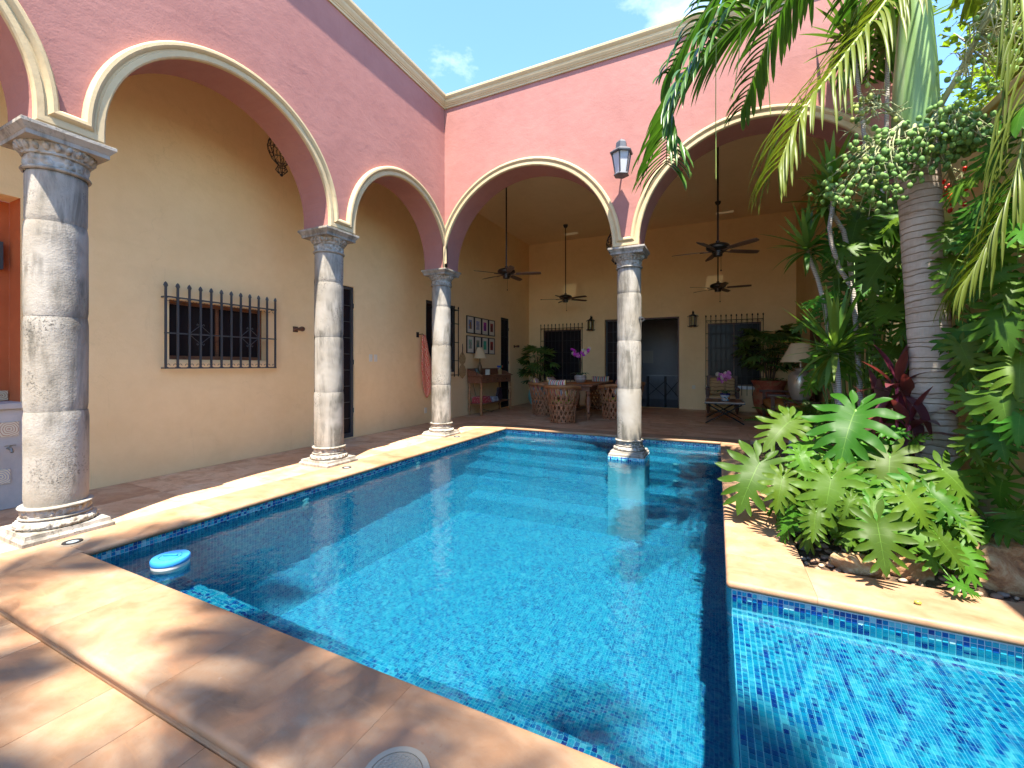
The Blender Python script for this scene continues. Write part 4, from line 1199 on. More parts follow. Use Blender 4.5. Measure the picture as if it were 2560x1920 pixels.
# towels and guitar under the console
SH = FL+.326
def folded(name, label, c, y0, y1, z0, z1, m):
    t = thing(name, label, 'towel', (0,0,0))
    n = max(2, int((z1-z0)/.035))
    for k in range(n):
        a = z0+(z1-z0)*k/n
        b = MB().bbox((-6.03+.01*(k%2),y0+.01*(k%3),a+.001),(-5.70-.008*k,y1-.012*k,a+(z1-z0)/n), .014)
        b.build('fold', m, t, True)
rtow = mat('red_cotton', (.48,.07,.075), .95); t = NT(rtow); w = t.world((1,1,1)); v = t.n('TexVoronoi'); v.inputs['Scale'].default_value = 24; t.l(w, v.inputs['Vector']); t.color(t.mix(t.ramp(v.outputs['Distance'], [(.25,(1,1,1)),(.35,(0,0,0))]), (.48,.07,.075), (.66,.42,.36)))
gtow = mat('grey_white_cotton', (.42,.44,.52), .95); t = NT(gtow); w = t.world((1,30,1)); t.color(t.mix(t.ramp(t.noise(w,1.4,2), [(.45,(0,0,0)),(.55,(1,1,1))]), (.20,.22,.30), (.66,.64,.60)))
folded('folded_towel', 'folded red patterned towels on the console shelf', rtow, 10.05, 10.62, SH, SH+.17, rtow)
folded('folded_towel', 'folded grey and white fringed towel beside the red towels', gtow, 10.66, 11.05, SH, SH+.13, gtow)
gt_ = thing('ukulele', 'small dark ukulele in its cover leaning under the console table', 'ukulele', (-5.88,11.40,SH))
mb = MB(); pr = [(0,0),(.10,.01),(.155,.07),(.16,.14),(.13,.20),(.105,.25),(.10,.31),(.07,.36),(.03,.38)]
pr2 = pr + [(-a,b) for a, b in reversed(pr[1:])]; n = len(pr2)
mb.add([(-.03,a,b) for a,b in pr2]+[(.04,a,b) for a,b in pr2], [tuple(range(n)),tuple(range(2*n-1,n-1,-1))]+[(i,(i+1)%n,n+(i+1)%n,n+i) for i in range(n)])
mb.build('body', mat('plum_cover', (.045,.022,.030), .7), gt_)
MB().box((-.01,-.022,.36),(.02,.022,.62)).build('neck', M['turned_wood'], gt_)
tag(MB().tube([(-6.12,10.25,1.0),(-6.11,10.4,.6),(-6.05,10.7,.15),(-5.9,11.0,.06),(-6.0,11.3,.06)], .006, 5).build('lamp_cord', M['iron']), 'dark lamp cord trailing down behind the console table', 'cord')

# barrel chairs of cedar strips and leather
def stripe(name, cols, sc):
    m = mat(name, cols[0], .95, spec=.1); t = NT(m); v = t.coord('Object', (1,1,1)); sx = t.n('SeparateXYZ'); t.l(v, sx.inputs[0])
    f = t.math('FRACT', t.math('MULTIPLY', t.math('ADD', sx.outputs[1], 3.0), sc))
    nd = t.n('ValToRGB'); cr = nd.color_ramp; cr.interpolation = 'CONSTANT'
    while len(cr.elements) < len(cols): cr.elements.new(.5)
    for i, (e, c) in enumerate(zip(cr.elements, cols)): e.position = i/len(cols); e.color = (*c, 1)
    t.l(f, nd.inputs['Fac']); t.color(nd.outputs['Color']); return m
M['stripe'] = stripe('striped_cotton', [(.66,.58,.46),(.50,.06,.05),(.66,.58,.46),(.08,.32,.34),(.62,.40,.08),(.66,.58,.46),(.40,.05,.12),(.66,.58,.46),(.10,.14,.22)], 4.2)
M['lime'] = mat('lime_cotton', (.40,.46,.06), .95)
def strip_mesh(a0, a1, r0, r1, z0, z1, w=.030):
    """one flat strip leaning round a (flared) drum"""
    mb = MB(); n = 4; vs = []
    for i in range(n+1):
        t = i/n; a = a0+(a1-a0)*t; r = r0+(r1-r0)*t; z = z0+(z1-z0)*t
        da = (w/2)/r*.9
        for s, e in ((-1,0),(1,0),(1,.006),(-1,.006)):
            q = r+e; vs.append((q*math.cos(a+s*da), q*math.sin(a+s*da), z))
    for i in range(n):
        b = i*4
        for k in range(4): mb.f.append((b+k, b+(k+1)%4, b+4+(k+1)%4, b+4+k))
    mb.v = vs; return mb.mesh('slat', M['equipal'])
LS = {}
for sgn in (1,-1):
    LS['l',sgn] = strip_mesh(0, sgn*.62, .285 if sgn > 0 else .278, .315 if sgn > 0 else .308, .03, .42, .042)
    LS['u',sgn] = strip_mesh(0, sgn*.52, .315 if sgn > 0 else .308, .405 if sgn > 0 else .398, .44, .86, .042)
def barrel_chair(loc, rz, label):
    c = thing('barrel_chair', label, 'chair', (loc[0],loc[1],FL-.002), rz, 'barrel chairs round the dining table')
    for z, r, tr in ((.025,.282,.016),(.43,.318,.020)):
        MB().tube([(r*math.cos(2*math.pi*k/28), r*math.sin(2*math.pi*k/28), z) for k in range(28)], tr, 7, close=True).build('hoop', M['equipal'], c, True)
    for k in range(18):
        for sgn in (1,-1): link('slat', LS['l',sgn], c, None, (0,0,2*math.pi*k/18))
    # back wraps three quarters; the front (local +x) stays open
    A0, A1 = R(58), R(302)
    for k in range(13):
        a = A0+(A1-A0)*k/12
        if k < 12: link('slat', LS['u',1], c, None, (0,0,a-.0))
        if k > 0: link('slat', LS['u',-1], c, None, (0,0,a))
    for k in range(7):
        a = A0+(A1-A0)*k/6
        MB().tube([(.325*math.cos(a),.325*math.sin(a),.40),(.415*math.cos(a),.415*math.sin(a),.87)], .013, 6).build('upright', M['equipal'], c, True)
    for k in range(8):
        a = k*math.pi/4+.2; MB().tube([(.296*math.cos(a),.296*math.sin(a),.0),(.326*math.cos(a),.326*math.sin(a),.43)], .012, 6).build('upright', M['equipal'], c, True)
    pts = [(.418*math.cos(a)*(1.0), .418*math.sin(a), .875-.14*max(0, abs(a-math.pi)/math.pi*1.45-.55)) for a in [A0-.25+(A1-A0+.5)*k/30 for k in range(31)]]
    mb = MB(); vs = []
    for x, y, z in pts:
        r = math.hypot(x,y)
        for dr, dz in ((-.022,-.045),(.012,-.055),(.026,0),(.010,.028),(-.018,.020)):
            q = (r+dr)/r; vs.append((x*q,y*q,z+dz))
    for i in range(30):
        for k in range(5): mb.f.append((i*5+k, i*5+(k+1)%5, (i+1)*5+(k+1)%5, (i+1)*5+k))
    mb.f += [(4,3,2,1,0),(150,151,152,153,154)]; mb.v = vs
    mb.build('leather_rim', M['leather'], c, True)
    MB().lathe([(.29,.425),(.315,.44),(.29,.462),(.0,.466)], 28, capt=False).build('seat', M['leather'], c, 'auto')
    return c
def cushion(loc, rz, tilt, size, m, label, name='cushion'):
    bm = bmesh.new(); bmesh.ops.create_grid(bm, x_segments=10, y_segments=10, size=1)
    mb = MB(); vs = []; n = 11
    for s in (1,-1):
        for i in range(n):
            for j in range(n):
                u, v = i/5-1, j/5-1; e = max(0,(1-u**4)*(1-v**4))**.5
                pin = 1-.06*(1-abs(u*v)); vs.append((s*size[0]*e, u*size[1]*pin, v*size[2]*pin))
    bm.free(); fs = []
    for s in (0,1):
        for i in range(n-1):
            for j in range(n-1):
                a = s*n*n+i*n+j; q = (a,a+n,a+n+1,a+1); fs.append(q if s else tuple(reversed(q)))
    mb.add(vs, fs)
    o = mb.build(name, m, None, True, loc); o.rotation_euler = (0, tilt, rz); return tag(o, label, 'cushion', 'patio cushions')
CH = [((-3.33,9.78),1.25,'barrel chair with its back to the pool at the near end of the dining table'),
      ((-4.30,11.02),.25,'barrel chair on the console side of the dining table'),
      ((-4.28,12.10),-.1,'barrel chair on the console side nearest the turquoise pot'),
      ((-2.36,10.98),2.75,'barrel chair beside the water column on the doorway side of the table'),
      ((-2.20,12.05),3.3,'barrel chair at the doorway side near the back wall'),
      ((-3.30,13.15),-1.5,'barrel chair at the far end of the dining table by the window')]
for (p, rz, lb) in CH:
    barrel_chair(p, rz, lb)
for (p, rz, lb), cl in zip(CH, ('striped cushion in the barrel chair with its back to the pool','striped cushion in the barrel chair on the console side','striped cushion in the barrel chair near the turquoise pot','striped cushion in the barrel chair beside the water column','striped cushion in the barrel chair near the back wall','striped cushion in the barrel chair at the far table end')):
    d = Vector((math.cos(rz), math.sin(rz))); q = Vector(p)-d*.20
    cushion((q.x,q.y,FL+.80), rz, R(-14), (.085,.27,.22), M['stripe'], cl)
for i in (0, 3):
    (p, rz, lb) = CH[i]
    o = tag(MB().lathe([(.0,.0),(.24,.005),(.27,.03),(.24,.06),(.0,.065)], 24, capb=False, capt=False).build('seat_pad', M['lime'], None, True, (p[0],p[1],FL+.464)), ('lime green seat pad in the barrel chair with its back to the pool','lime green seat pad in the barrel chair beside the water column')[i//3], 'cushion')

# dining table
dt = thing('dining_table', 'heavy reddish wooden dining table with turned legs among the barrel chairs', 'table', (-3.33,11.45,FL), 0)
tw, tl = .58, 1.22
MB().bbox((-tw,-tl,.83),(tw,tl,.875), .014).build('top', M['red_wood'], dt)
for a, b in (((-tw+.08,-tl+.10,.72),(-tw+.11,tl-.10,.829)),((tw-.11,-tl+.10,.72),(tw-.08,tl-.10,.829)),((-tw+.11,-tl+.10,.72),(tw-.11,-tl+.13,.829)),((-tw+.11,tl-.13,.72),(tw-.11,tl-.10,.829))):
    MB().box(a, b).build('apron', M['red_wood'], dt)
for x in (-tw+.12, tw-.12):
    for y in (-tw*1.0-.50, tw*1.0+.50):
        MB().lathe(turned(.72,.075,14), 14, (x,y,0)).build('leg', M['red_wood'], dt, 'auto')
MB().box((-.03,-.95,.16),(.03,.95,.22)).build('stretcher', M['red_wood'], dt)
rn = MB(); n = 22; vs = []
for i in range(n+1):
    y = -1.05+2.1*i/n
    for x in (-.40,.40): vs.append((x, y, .8765+.0008*math.sin(i*1.3)))
rn.add(vs, [(2*i,2*i+1,2*i+3,2*i+2) for i in range(n)])
run = rn.build('table_runner', mat('orange_weave', (.48,.17,.04), .95), None, False, (-3.33,11.45,FL)); md = run.modifiers.new('t','SOLIDIFY'); md.thickness = .004
tag(run, 'orange woven runner lying along the dining table', 'runner')

# orchids
def petal(L, w, n=5):
    vs = []; mb = MB()
    for i in range(n+1):
        t = i/n; q = w*math.sin(math.pi*(t*.85+.1)); z = .25*L*t*t
        vs += [(t*L,-q,z),(t*L,0,z-.01*L),(t*L,q,z)]
    return mb.add(vs, [(i*3+k,i*3+k+1,(i+1)*3+k+1,(i+1)*3+k) for i in range(n) for k in (0,1)])
def flower_mesh(name, m):
    mb = MB()
    for k in range(5):
        a = k*2*math.pi/5+.3; p = petal(.045, .022 if k % 2 else .027); p.xf(Matrix.Rotation(a,4,'Z') @ Matrix.Rotation(R(-12),4,'Y')); mb.add(p.v, p.f)
    mb.ball((0,0,.008), .008, 6, 4); return mb.mesh(name, m, True)
mag = mat('magenta_petal', (.55,.04,.46), .6); plk = mat('pink_petal', (.62,.20,.46), .6); crm = mat('cream_petal', (.70,.62,.48), .6)
FM = [flower_mesh('flower', m) for m in (mag, plk, crm)]
gleaf = mat('orchid_leaf', (.06,.13,.03), .4)
def orchid(loc, potf, label, mix, h, rz=0):
    o = thing('potted_orchid', label, 'orchid', loc, rz, 'orchids on the tables')
    ph = potf(o)
    r = random.Random(int(h*100))
    for k in range(6):
        a = k*1.05+.3; mb = MB(); vs = []; n = 7; L = .22+.05*(k%2)
        for i in range(n+1):
            t = i/n; w = .036*math.sin(math.pi*(.12+.82*t)); rr = .02+L*t; z = ph-.01+.11*math.sin(t*2.0)-.06*t*t
            for s, dz in ((-1,.012),(0,0),(1,.012)): vs.append((rr*math.cos(a)-s*w*math.sin(a), rr*math.sin(a)+s*w*math.cos(a), z+dz))
        mb.add(vs, [(i*3+q,i*3+q+1,i*3+4+q,i*3+3+q) for i in range(n) for q in (0,1)]); mb.build('leaf', gleaf, o, True)
    for k, (dx, dy) in enumerate(((.05,.02),(-.06,-.01))):
        top = h-.03*k
        pts = [(dx*.2,dy*.2,ph),(dx*.5,dy*.5,ph+(top-ph)*.5),(dx,dy,top-.10),(dx*2.0,dy*2,top),(dx*3.6,dy*3,top-.02)]
        MB().tube(pts, .005, 5).build('stem', mat('orchid_stem', (.10,.09,.04), .6), o)
        for i in range(11):
            t = i/10; c = Vector(pts[2]).lerp(Vector(pts[4]), t); c += Vector((r.uniform(-.06,.06), r.uniform(-.06,.06), r.uniform(-.10,.07)))
            f = link('flower', FM[r.choices((0,1,2), mix)[0]], o, c, (R(70)+r.uniform(-.5,.5), r.uniform(-.4,.4), r.uniform(-.8,.8)), r.uniform(1.0,1.5))
    return o
def striped_pot(o):
    pm_ = mat('striped_glaze', (.62,.58,.52), .3); t = NT(pm_); v = t.coord('Object'); sx = t.n('SeparateXYZ'); t.l(v, sx.inputs[0])
    t.color(t.mix(t.math('GREATER_THAN', t.math('FRACT', t.math('MULTIPLY', sx.outputs[2], 26)), .5), (.64,.58,.50), (.12,.04,.03)))
    MB().lathe([(.09,0),(.13,.03),(.16,.10),(.165,.17),(.150,.205),(.14,.20),(.13,.17)], 28, capt=True).build('pot', pm_, o, 'auto'); return .19
def talavera_pot(o):
    pm_ = mat('talavera_glaze', (.5,.5,.5), .25); t = NT(pm_); v = t.coord('Object'); vo = t.n('TexVoronoi'); vo.inputs['Scale'].default_value = 21; t.l(v, vo.inputs['Vector'])
    sh = t.n('SeparateXYZ'); t.l(vo.outputs['Color'], sh.inputs[0])
    c = t.ramp(sh.outputs[0], [(.0,(.62,.62,.58)),(.35,(.05,.30,.45)),(.55,(.60,.62,.60)),(.70,(.55,.16,.03)),(.85,(.05,.22,.10)),(.95,(.03,.04,.20))])
    c = t.mix(t.math('LESS_THAN', vo.outputs['Distance'], .12), c, (.02,.03,.18)); t.color(c)
    MB().lathe([(.075,0),(.095,.05),(.105,.14)], 24).build('pot', pm_, o, 'auto')
    MB().lathe([(.107,.14),(.118,.145),(.118,.175),(.108,.18),(.10,.16)], 24).build('pot_rim', mat('cobalt_glaze', (.015,.02,.13), .2), o, 'auto'); return .17
orchid((-3.36,11.35,FL+.881), striped_pot, 'magenta orchid in a brown and white striped pot on the dining table', (6,2,2), .92)

# turquoise jar with fan palm, red urn with fan palm
def fan_leaf_mesh(k):
    mb = MB(); r = random.Random(k); nb = 7 if k < 2 else 6
    for i in range(nb):
        a = R(-75+150*i/(nb-1))+r.uniform(-.08,.08); L = r.uniform(.24,.31)*(1-.12*abs(i-(nb-1)/2)/3); w = .022
        vs = []
        for j in range(6):
            t = j/5; q = w*(.35+1.1*math.sin(math.pi*min(1,t*.75+.12))); 
            if j == 5: q = .006
            x, z = L*t, -.10*L*t*t*3*r.uniform(.8,1.2)
            for s, dz in ((-1,.006),(0,0),(1,.006)): vs.append((x*math.cos(a)-s*q*math.sin(a), x*math.sin(a)+s*q*math.cos(a), z+dz))
        mb.add(vs, [(j*3+m,j*3+m+1,j*3+4+m,j*3+3+m) for j in range(5) for m in (0,1)])
    return mb
def leaf_mat(name, c1, c2, vein=None, rough=.38, tr=.28, hue=1.0):
    m = mat(name, c1, rough, spec=.16); t = NT(m); oi = t.n('ObjectInfo')
    n = t.noise(t.coord('Object'), 5, 3, .6)
    c = t.mix(n, c2, c1)
    tn = t.n('MapRange'); tn.inputs['To Min'].default_value = 1-.28*hue; tn.inputs['To Max'].default_value = 1+.30*hue; t.l(oi.outputs['Random'], tn.inputs['Value'])
    c = t.mix(1.0, c, tn.outputs[0], 'MULTIPLY')
    hs = t.n('HueSaturation'); mh = t.n('MapRange'); mh.inputs['To Min'].default_value = .5-.055*hue; mh.inputs['To Max'].default_value = .5+.006*hue
    fx = t.math('FRACT', t.math('MULTIPLY', oi.outputs['Random'], 7.31)); t.l(fx, mh.inputs['Value']); t.l(mh.outputs[0], hs.inputs['Hue']); t.l(c, hs.inputs['Color']); c = hs.outputs['Color']
    if vein:
        ti_ = t.n('Attribute'); ti_.attribute_name = 'tipness'; nt_ = t.noise(t.coord('Object'), 14, 3, .6)
        c = t.mix(t.math('MULTIPLY', t.ramp(t.math('ADD', ti_.outputs['Fac'], t.math('MULTIPLY', nt_, .25)), [(1.02,(0,0,0)),(1.16,(1,1,1))]), .0), c, (.30,.16,.05))
    if vein:
        a = t.n('Attribute'); a.attribute_name = 'vein'
        c = t.mix(t.ramp(a.outputs['Fac'], [(.945,(0,0,0)),(1.0,(.75,.75,.75))]), c, vein)
    t.color(c)
    tl = t.n('BsdfTranslucent'); cc = t.mix(1.0, c, (1.5,1.7,.6), 'MULTIPLY'); t.l(cc, tl.inputs['Color'])
    ms = t.n('MixShader'); ms.inputs[0].default_value = tr
    t.l(t.b.outputs[0], ms.inputs[1]); t.l(tl.outputs[0], ms.inputs[2]); t.l(ms.outputs[0], t.out.inputs['Surface'])
    return m
M['rhapis'] = leaf_mat('fan_palm_leaf', (.12,.22,.055), (.075,.15,.038), None, .4, .25)
RH = [fan_leaf_mesh(k).mesh('fan_leaf', M['rhapis'], True) for k in range(3)]
M['cane'] = mat('fibrous_cane', (.10,.065,.035), .9)
def fan_palm(parent, base, h0, h1, spread, n, canes, seed):
    r = random.Random(seed)
    tops = []
    for k in range(canes):
        a = r.uniform(0, 6.28); q = r.uniform(.02,.14); p = Vector((q*math.cos(a), q*math.sin(a), base))
        e = Vector((p.x*2.6, p.y*2.6, base+r.uniform(.35,.75)*(h1-base)))
        MB().tube([p, p.lerp(e,.5)+Vector((r.uniform(-.03,.03),0,0)), e], .014, 6).build('cane', M['cane'], parent); tops.append(e)
    for k in range(n):
        t0 = r.choice(tops); a = r.uniform(0, 6.28); el = r.uniform(-.25,1.1)
        z = h0+(h1-h0)*r.random()**.8
        wid = spread*math.sqrt(max(.12,1-((z-(h0+h1)/2)/((h1-h0)*.62))**2))*r.uniform(.55,1.0)
        p = Vector((wid*math.cos(a), wid*math.sin(a), z))
        MB().tube([t0*.6+Vector((0,0,t0.z*.4)), (t0+p)/2+Vector((0,0,.06)), p], .004, 4).build('petiole', M['rhapis'], parent)
        link('fan_leaf', RH[r.randrange(3)], parent, p, (r.uniform(-.4,.4), -el*.55+r.uniform(-.2,.5), a), r.uniform(.95,1.35))
tp = thing('turquoise_jar', 'glazed turquoise floor jar in the back corner of the patio', 'jar', (-5.62,13.72,FL))
MB().lathe([(.16,0),(.22,.04),(.285,.22),(.29,.38),(.25,.54),(.215,.60),(.22,.63),(.20,.62),(.18,.56)], 32).build('jar', mat('turquoise_glaze', (.14,.42,.44), .25), tp, 'auto')
p1_ = thing('fan_palm', 'dark green fan palm growing from the turquoise jar', 'palm', (-5.62,13.72,FL), 0, 'potted fan palms')
MB().lathe([(.0,.575),(.18,.57)], 20, capb=False, capt=False).build('soil', M['cane'], p1_)
fan_palm(p1_, .57, .75, 2.0, .58, 46, 6, 21)
un = thing('clay_urn', 'big red painted clay urn with flared rim by the back window', 'urn', (1.28,13.62,FL))
urn_m = mat('worn_red_clay', (.34,.09,.04), .6); t = NT(urn_m); w = t.coord('Object'); t.color(t.ramp(t.noise(w, 5, 6, .65, .6), [(.30,(.20,.045,.02)),(.48,(.36,.085,.04)),(.60,(.36,.17,.08)),(.72,(.24,.13,.07))]))
MB().lathe([(.22,0),(.26,.03),(.37,.25),(.405,.46),(.385,.60),(.35,.68),(.345,.72),(.385,.83),(.425,.90),(.44,.93),(.42,.945),(.38,.91)], 40).build('urn', urn_m, un, 'auto')
p2_ = thing('fan_palm', 'large fan palm with brown canes growing from the red clay urn', 'palm', (1.28,13.62,FL), 0, 'potted fan palms')
MB().lathe([(.0,.90),(.37,.895)], 20, capb=False, capt=False).build('soil', M['cane'], p2_)
fan_palm(p2_, .89, 1.25, 2.35, .72, 80, 9, 8)
gc = MB(); r = random.Random(4)
for k in range(150):
    a = r.uniform(0,6.28); q = r.uniform(.1,.40); c = Vector((q*math.cos(a), q*math.sin(a), .91+r.uniform(0,.09))); s = r.uniform(.025,.045)
    Mx = Matrix.Translation(c) @ Matrix.Rotation(r.uniform(0,6),4,'Z') @ Matrix.Rotation(r.uniform(-.9,.9),4,'X')
    gc.add([Mx @ Vector(v) for v in ((0,-s*.2,0),(s,-s*.7,.0),(s*1.6,0,-.005),(s,s*.7,0),(0,s*.2,0))], [(0,1,2,3,4)])
tag(gc.build('ground_cover', M['rhapis'], p2_), kind='stuff')

# armchair
M['brocade'] = mat('tan_brocade', (.46,.30,.14), .9, spec=.15); t = NT(M['brocade']); wv = t.n('TexWave'); wv.wave_type = 'RINGS'; wv.inputs['Scale'].default_value = 3.2; wv.inputs['Distortion'].default_value = 6; t.l(t.coord('Object'), wv.inputs['Vector'])
t.color(t.mix(t.ramp(wv.outputs['Fac'], [(.80,(0,0,0)),(.9,(1,1,1))]), (.48,.32,.155), (.28,.17,.08)))
def soft(a, b, e, m, name, par):
    o = MB().bbox(a, b, e).build(name, m, par, True); return o
def armchair(loc, rz, w, label, cat='armchair', cm=None, back=True):
    c = thing(cat.replace(' ','_'), label, cat, loc, rz); hw = w/2; cm = cm or M['brocade']
    MB().bbox((-hw,-.42,.27),(hw,.40,.35), .008).build('seat_frame', M['dark_wood'], c)
    soft((-hw+.09,-.40,.352),(hw-.09,.30,.50), .05, cm, 'seat_cushion', c)
    if back:
        MB().bbox((-hw+.02,.34,.35),(hw-.02,.40,1.05), .012).build('back_frame', M['dark_wood'], c)
        soft((-hw+.10,.16,.48),(hw-.10,.335,1.0), .06, cm, 'back_cushion', c)
    for s in (-1,1):
        x = s*(hw-.04)
        MB().bbox((x-.045,-.46,.66),(x+.045,.40,.715), .018).build('armrest', M['dark_wood'], c, 'auto')
        MB().box((x-.03,-.40,.35),(x+.03,-.33,.66)).build('arm_post', M['dark_wood'], c)
        MB().lathe([(.05,0),(.05,.012),(.03,.02)], 14).xf(Matrix.Translation((x,-.455,.687)) @ Matrix.Rotation(R(90),4,'X')).build('arm_scroll', M['dark_wood'], c, 'auto')
        for y in (-.37,.36):
            MB().lathe([(.025,0),(.03,.05),(.045,.12),(.05,.18),(.035,.20),(.05,.22),(.05,.27)], 12, (x*.94,y,0)).build('leg', M['dark_wood'], c, 'auto')
    return c
armchair((.13,13.78,FL), 0, .86, 'wooden armchair with tan patterned cushions behind the folding coffee table')
M['tan_ribbed'] = mat('tan_ribbed_cloth', (.42,.22,.07), .95, spec=.1); t = NT(M['tan_ribbed']); wv = t.n('TexWave'); wv.inputs['Scale'].default_value = 22; t.l(t.coord('Object'), wv.inputs['Vector']); t.color(t.mix(wv.outputs['Fac'], (.34,.17,.05), (.46,.25,.085)))
armchair((1.46,11.9,FL), R(-90), 2.0, 'dark wooden settee with ribbed tan seat in front of the garden plants', 'settee', M['tan_ribbed'], True)

# folding coffee table
cf = thing('coffee_table', 'low coffee table with crossed iron legs and a tiled wooden top', 'table', (.15,11.62,FL))
MB().bbox((-.42,-.66,.46),(.42,.66,.485), .004).build('tray', M['grey_iron'], cf)
for i in range(6):
    MB().bbox((-.39+.13*i+.002,-.63,.486),(-.39+.13*(i+1)-.002,.63,.500), .002).build('plank', M['turned_wood'] if i % 2 else M['red_wood'], cf)
for a, b in (((-.42,-.66,.486),(-.395,.66,.506)),((.395,-.66,.486),(.42,.66,.506)),((-.395,-.66,.486),(.395,-.635,.506)),((-.395,.635,.486),(.395,.66,.506))):
    MB().box(a, b).build('tray_edge', mat('pale_tray_edge', (.42,.36,.28), .5), cf)
for y in (-.60,.60):
    for s in (-1,1):
        MB().tube([(s*.40,y,.008),(s*.2,y,.13),(0,y,.235),(-s*.36,y,.455)], .016, 6).build('leg', M['iron'], cf)
MB().tube([(0,-.60,.235),(0,.60,.235)], .010, 6).build('cross_rod', M['iron'], cf)
orchid((.17,11.55,FL+.501), talavera_pot, 'pink orchid in a painted pottery pot on the coffee table', (1,6,3), .66, .6)

# lamp at the right wall
st = thing('side_table', 'small dark side table under the big jar lamp', 'table', (1.52,10.35,FL))
MB().bbox((-.28,-.28,.60),(.28,.28,.635), .005).build('top', M['dark_wood'], st)
for x in (-.24,.24):
    for y in (-.24,.24): MB().lathe(turned(.60,.03), 10, (x,y,0)).build('leg', M['dark_wood'], st, 'auto')
jl = thing('jar_lamp', 'large silvery ceramic jar lamp with a wide cream shade behind the spiky plants', 'lamp', (1.52,10.35,FL+.636))
jm_ = mat('silver_lustre', (.40,.36,.28), .28, .55)
MB().lathe([(.12,0),(.15,.02),(.20,.18),(.225,.36),(.215,.50),(.16,.58),(.10,.61),(.09,.64),(.11,.66),(.03,.68),(.02,.80)], 30).build('jar', jm_, jl, 'auto')
MB().lathe([(.36,.78),(.17,1.16)], 36, capb=False, capt=False).build('shade', shade, jl, 'auto')
tag(MB().bbox((1.975,11.1,1.4),(1.995,12.2,2.3), .004).build('wall_mirror', M['dark_wood']), 'dark framed panel on the side wall behind the settee', 'mirror')
# ================================================================== GARDEN BED
rng = random.Random(17)
soil_m = mat('dark_soil', (.10,.062,.036), .95); t = NT(soil_m); w = t.world(); t.color(t.ramp(t.noise(w, 30, 5, .7), [(.35,(.05,.03,.018)),(.55,(.13,.08,.045)),(.72,(.26,.17,.10))])); t.bump(t.noise(w, 60, 5, .7), .8, .03)
sb = MB(); nx, ny = 30, 90
for j in range(ny+1):
    for i in range(nx+1):
        x = .527+(XR2-.527)*i/nx; y = 3.442+(8.786-3.442)*j/ny
        e = min(1, (x-.527)/.25, (y-3.442)/.25)
        sb.v.append((x, y, -.012+.07*e*e+.025*noise.noise(Vector((x*3,y*3,0)))*e))
for j in range(ny):
    for i in range(nx):
        a = j*(nx+1)+i; sb.f.append((a,a+1,a+nx+2,a+nx+1))
tag(sb.build('garden_soil', soil_m, None, True), kind='structure')
# pebbles
def pebble_mesh(k):
    bm = bmesh.new(); bmesh.ops.create_icosphere(bm, subdivisions=2, radius=1)
    for v in bm.verts:
        v.co *= 1+.10*noise.noise(v.co*1.3+Vector((k*7,0,0)))
    me = MB().frombm(bm).mesh('pebble', M['pebble'], True); return me
M['pebble'] = mat('river_pebble', (.4,.3,.2), .6); t = NT(M['pebble']); oi = t.n('ObjectInfo')
c = t.ramp(oi.outputs['Random'], [(.0,(.34,.24,.16)),(.2,(.22,.115,.065)),(.38,(.36,.28,.20)),(.55,(.26,.19,.14)),(.7,(.31,.165,.095)),(.85,(.19,.165,.145)),(1.0,(.38,.31,.24))])
t.color(t.mix(t.math('MULTIPLY', t.noise(t.coord('Object'), 3, 5, .6), .6), c, (.45,.36,.28), 'SOFT_LIGHT')); t.bump(t.noise(t.coord('Object'), 9, 4), .2, .1)
PB = [pebble_mesh(k) for k in range(5)]
spots = []
n = 0
while n < 270:
    if rng.random() < .62: x, y = rng.uniform(.545,1.95), 3.47+abs(rng.gauss(0,.34))
    else: x, y = .55+abs(rng.gauss(0,.30)), rng.uniform(3.5,6.6)
    if x > 1.97 or y > 7: continue
    s = rng.uniform(.014,.036)
    if any((x-a)**2+(y-b)**2 < (.72*(s+q))**2 for a, b, q in spots): 
        if rng.random() < .9: continue
    spots.append((x,y,s)); n += 1
    e = min(1, (x-.527)/.25, (y-3.442)/.25)
    o = link('pebble', PB[n % 5], None, (x,y,-.012+.07*e*e+s*.45), (rng.uniform(-.3,.3),rng.uniform(-.3,.3),rng.uniform(0,6)), (s,s*rng.uniform(.65,.95),s*rng.uniform(.45,.7)))
    tag(o, 'smooth tan river pebble on the soil of the planting bed', 'pebble', 'pebbles in the planting bed')
# rocks
def rock(loc, r, seed, label, scale=(1,1,1)):
    bm = bmesh.new(); bmesh.ops.create_icosphere(bm, subdivisions=4, radius=1)
    for v in bm.verts:
        p = v.co+Vector((seed*3.7,seed,0)); d = .30*noise.noise(p*1.1)+.16*noise.noise(p*2.6)+.08*noise.noise(p*6)
        q = noise.cell(p*1.6)*.10; v.co *= 1+d+q
        v.co = Vector((v.co.x*scale[0], v.co.y*scale[1], v.co.z*scale[2]))*r
    o = MB().frombm(bm).build('limestone_rock', M['rock'], None, 'auto', loc); return tag(o, label, 'rock')
M['rock'] = mat('honey_limestone', (.5,.3,.15), .9); t = NT(M['rock']); w = t.world(); t.color(t.ramp(t.noise(w, 7, 6, .7, .6), [(.30,(.22,.10,.05)),(.45,(.42,.22,.10)),(.58,(.56,.40,.22)),(.72,(.66,.58,.46))])); t.bump(t.noise(w, 22, 8, .75), 1.0, .04)
rock((1.66,3.80,.10), .27, 1, 'rough honey coloured boulder beside the palm at the bed edge', (1.1,.75,.72))
rock((.86,3.60,.05), .11, 2, 'small pale rock in the bed among the pebbles', (1.3,.8,.8))
rock((1.13,3.68,.05), .13, 3, 'tan rock half hidden under the big lobed leaves', (1.0,.8,.9))
tag(MB().ball((1.02,3.17,FL+.014), (.018,.012,.012)).build('fallen_fruit', mat('olive_fruit', (.30,.30,.05), .4), None, True), 'single olive coloured fruit lying on the shelf coping', 'fruit')

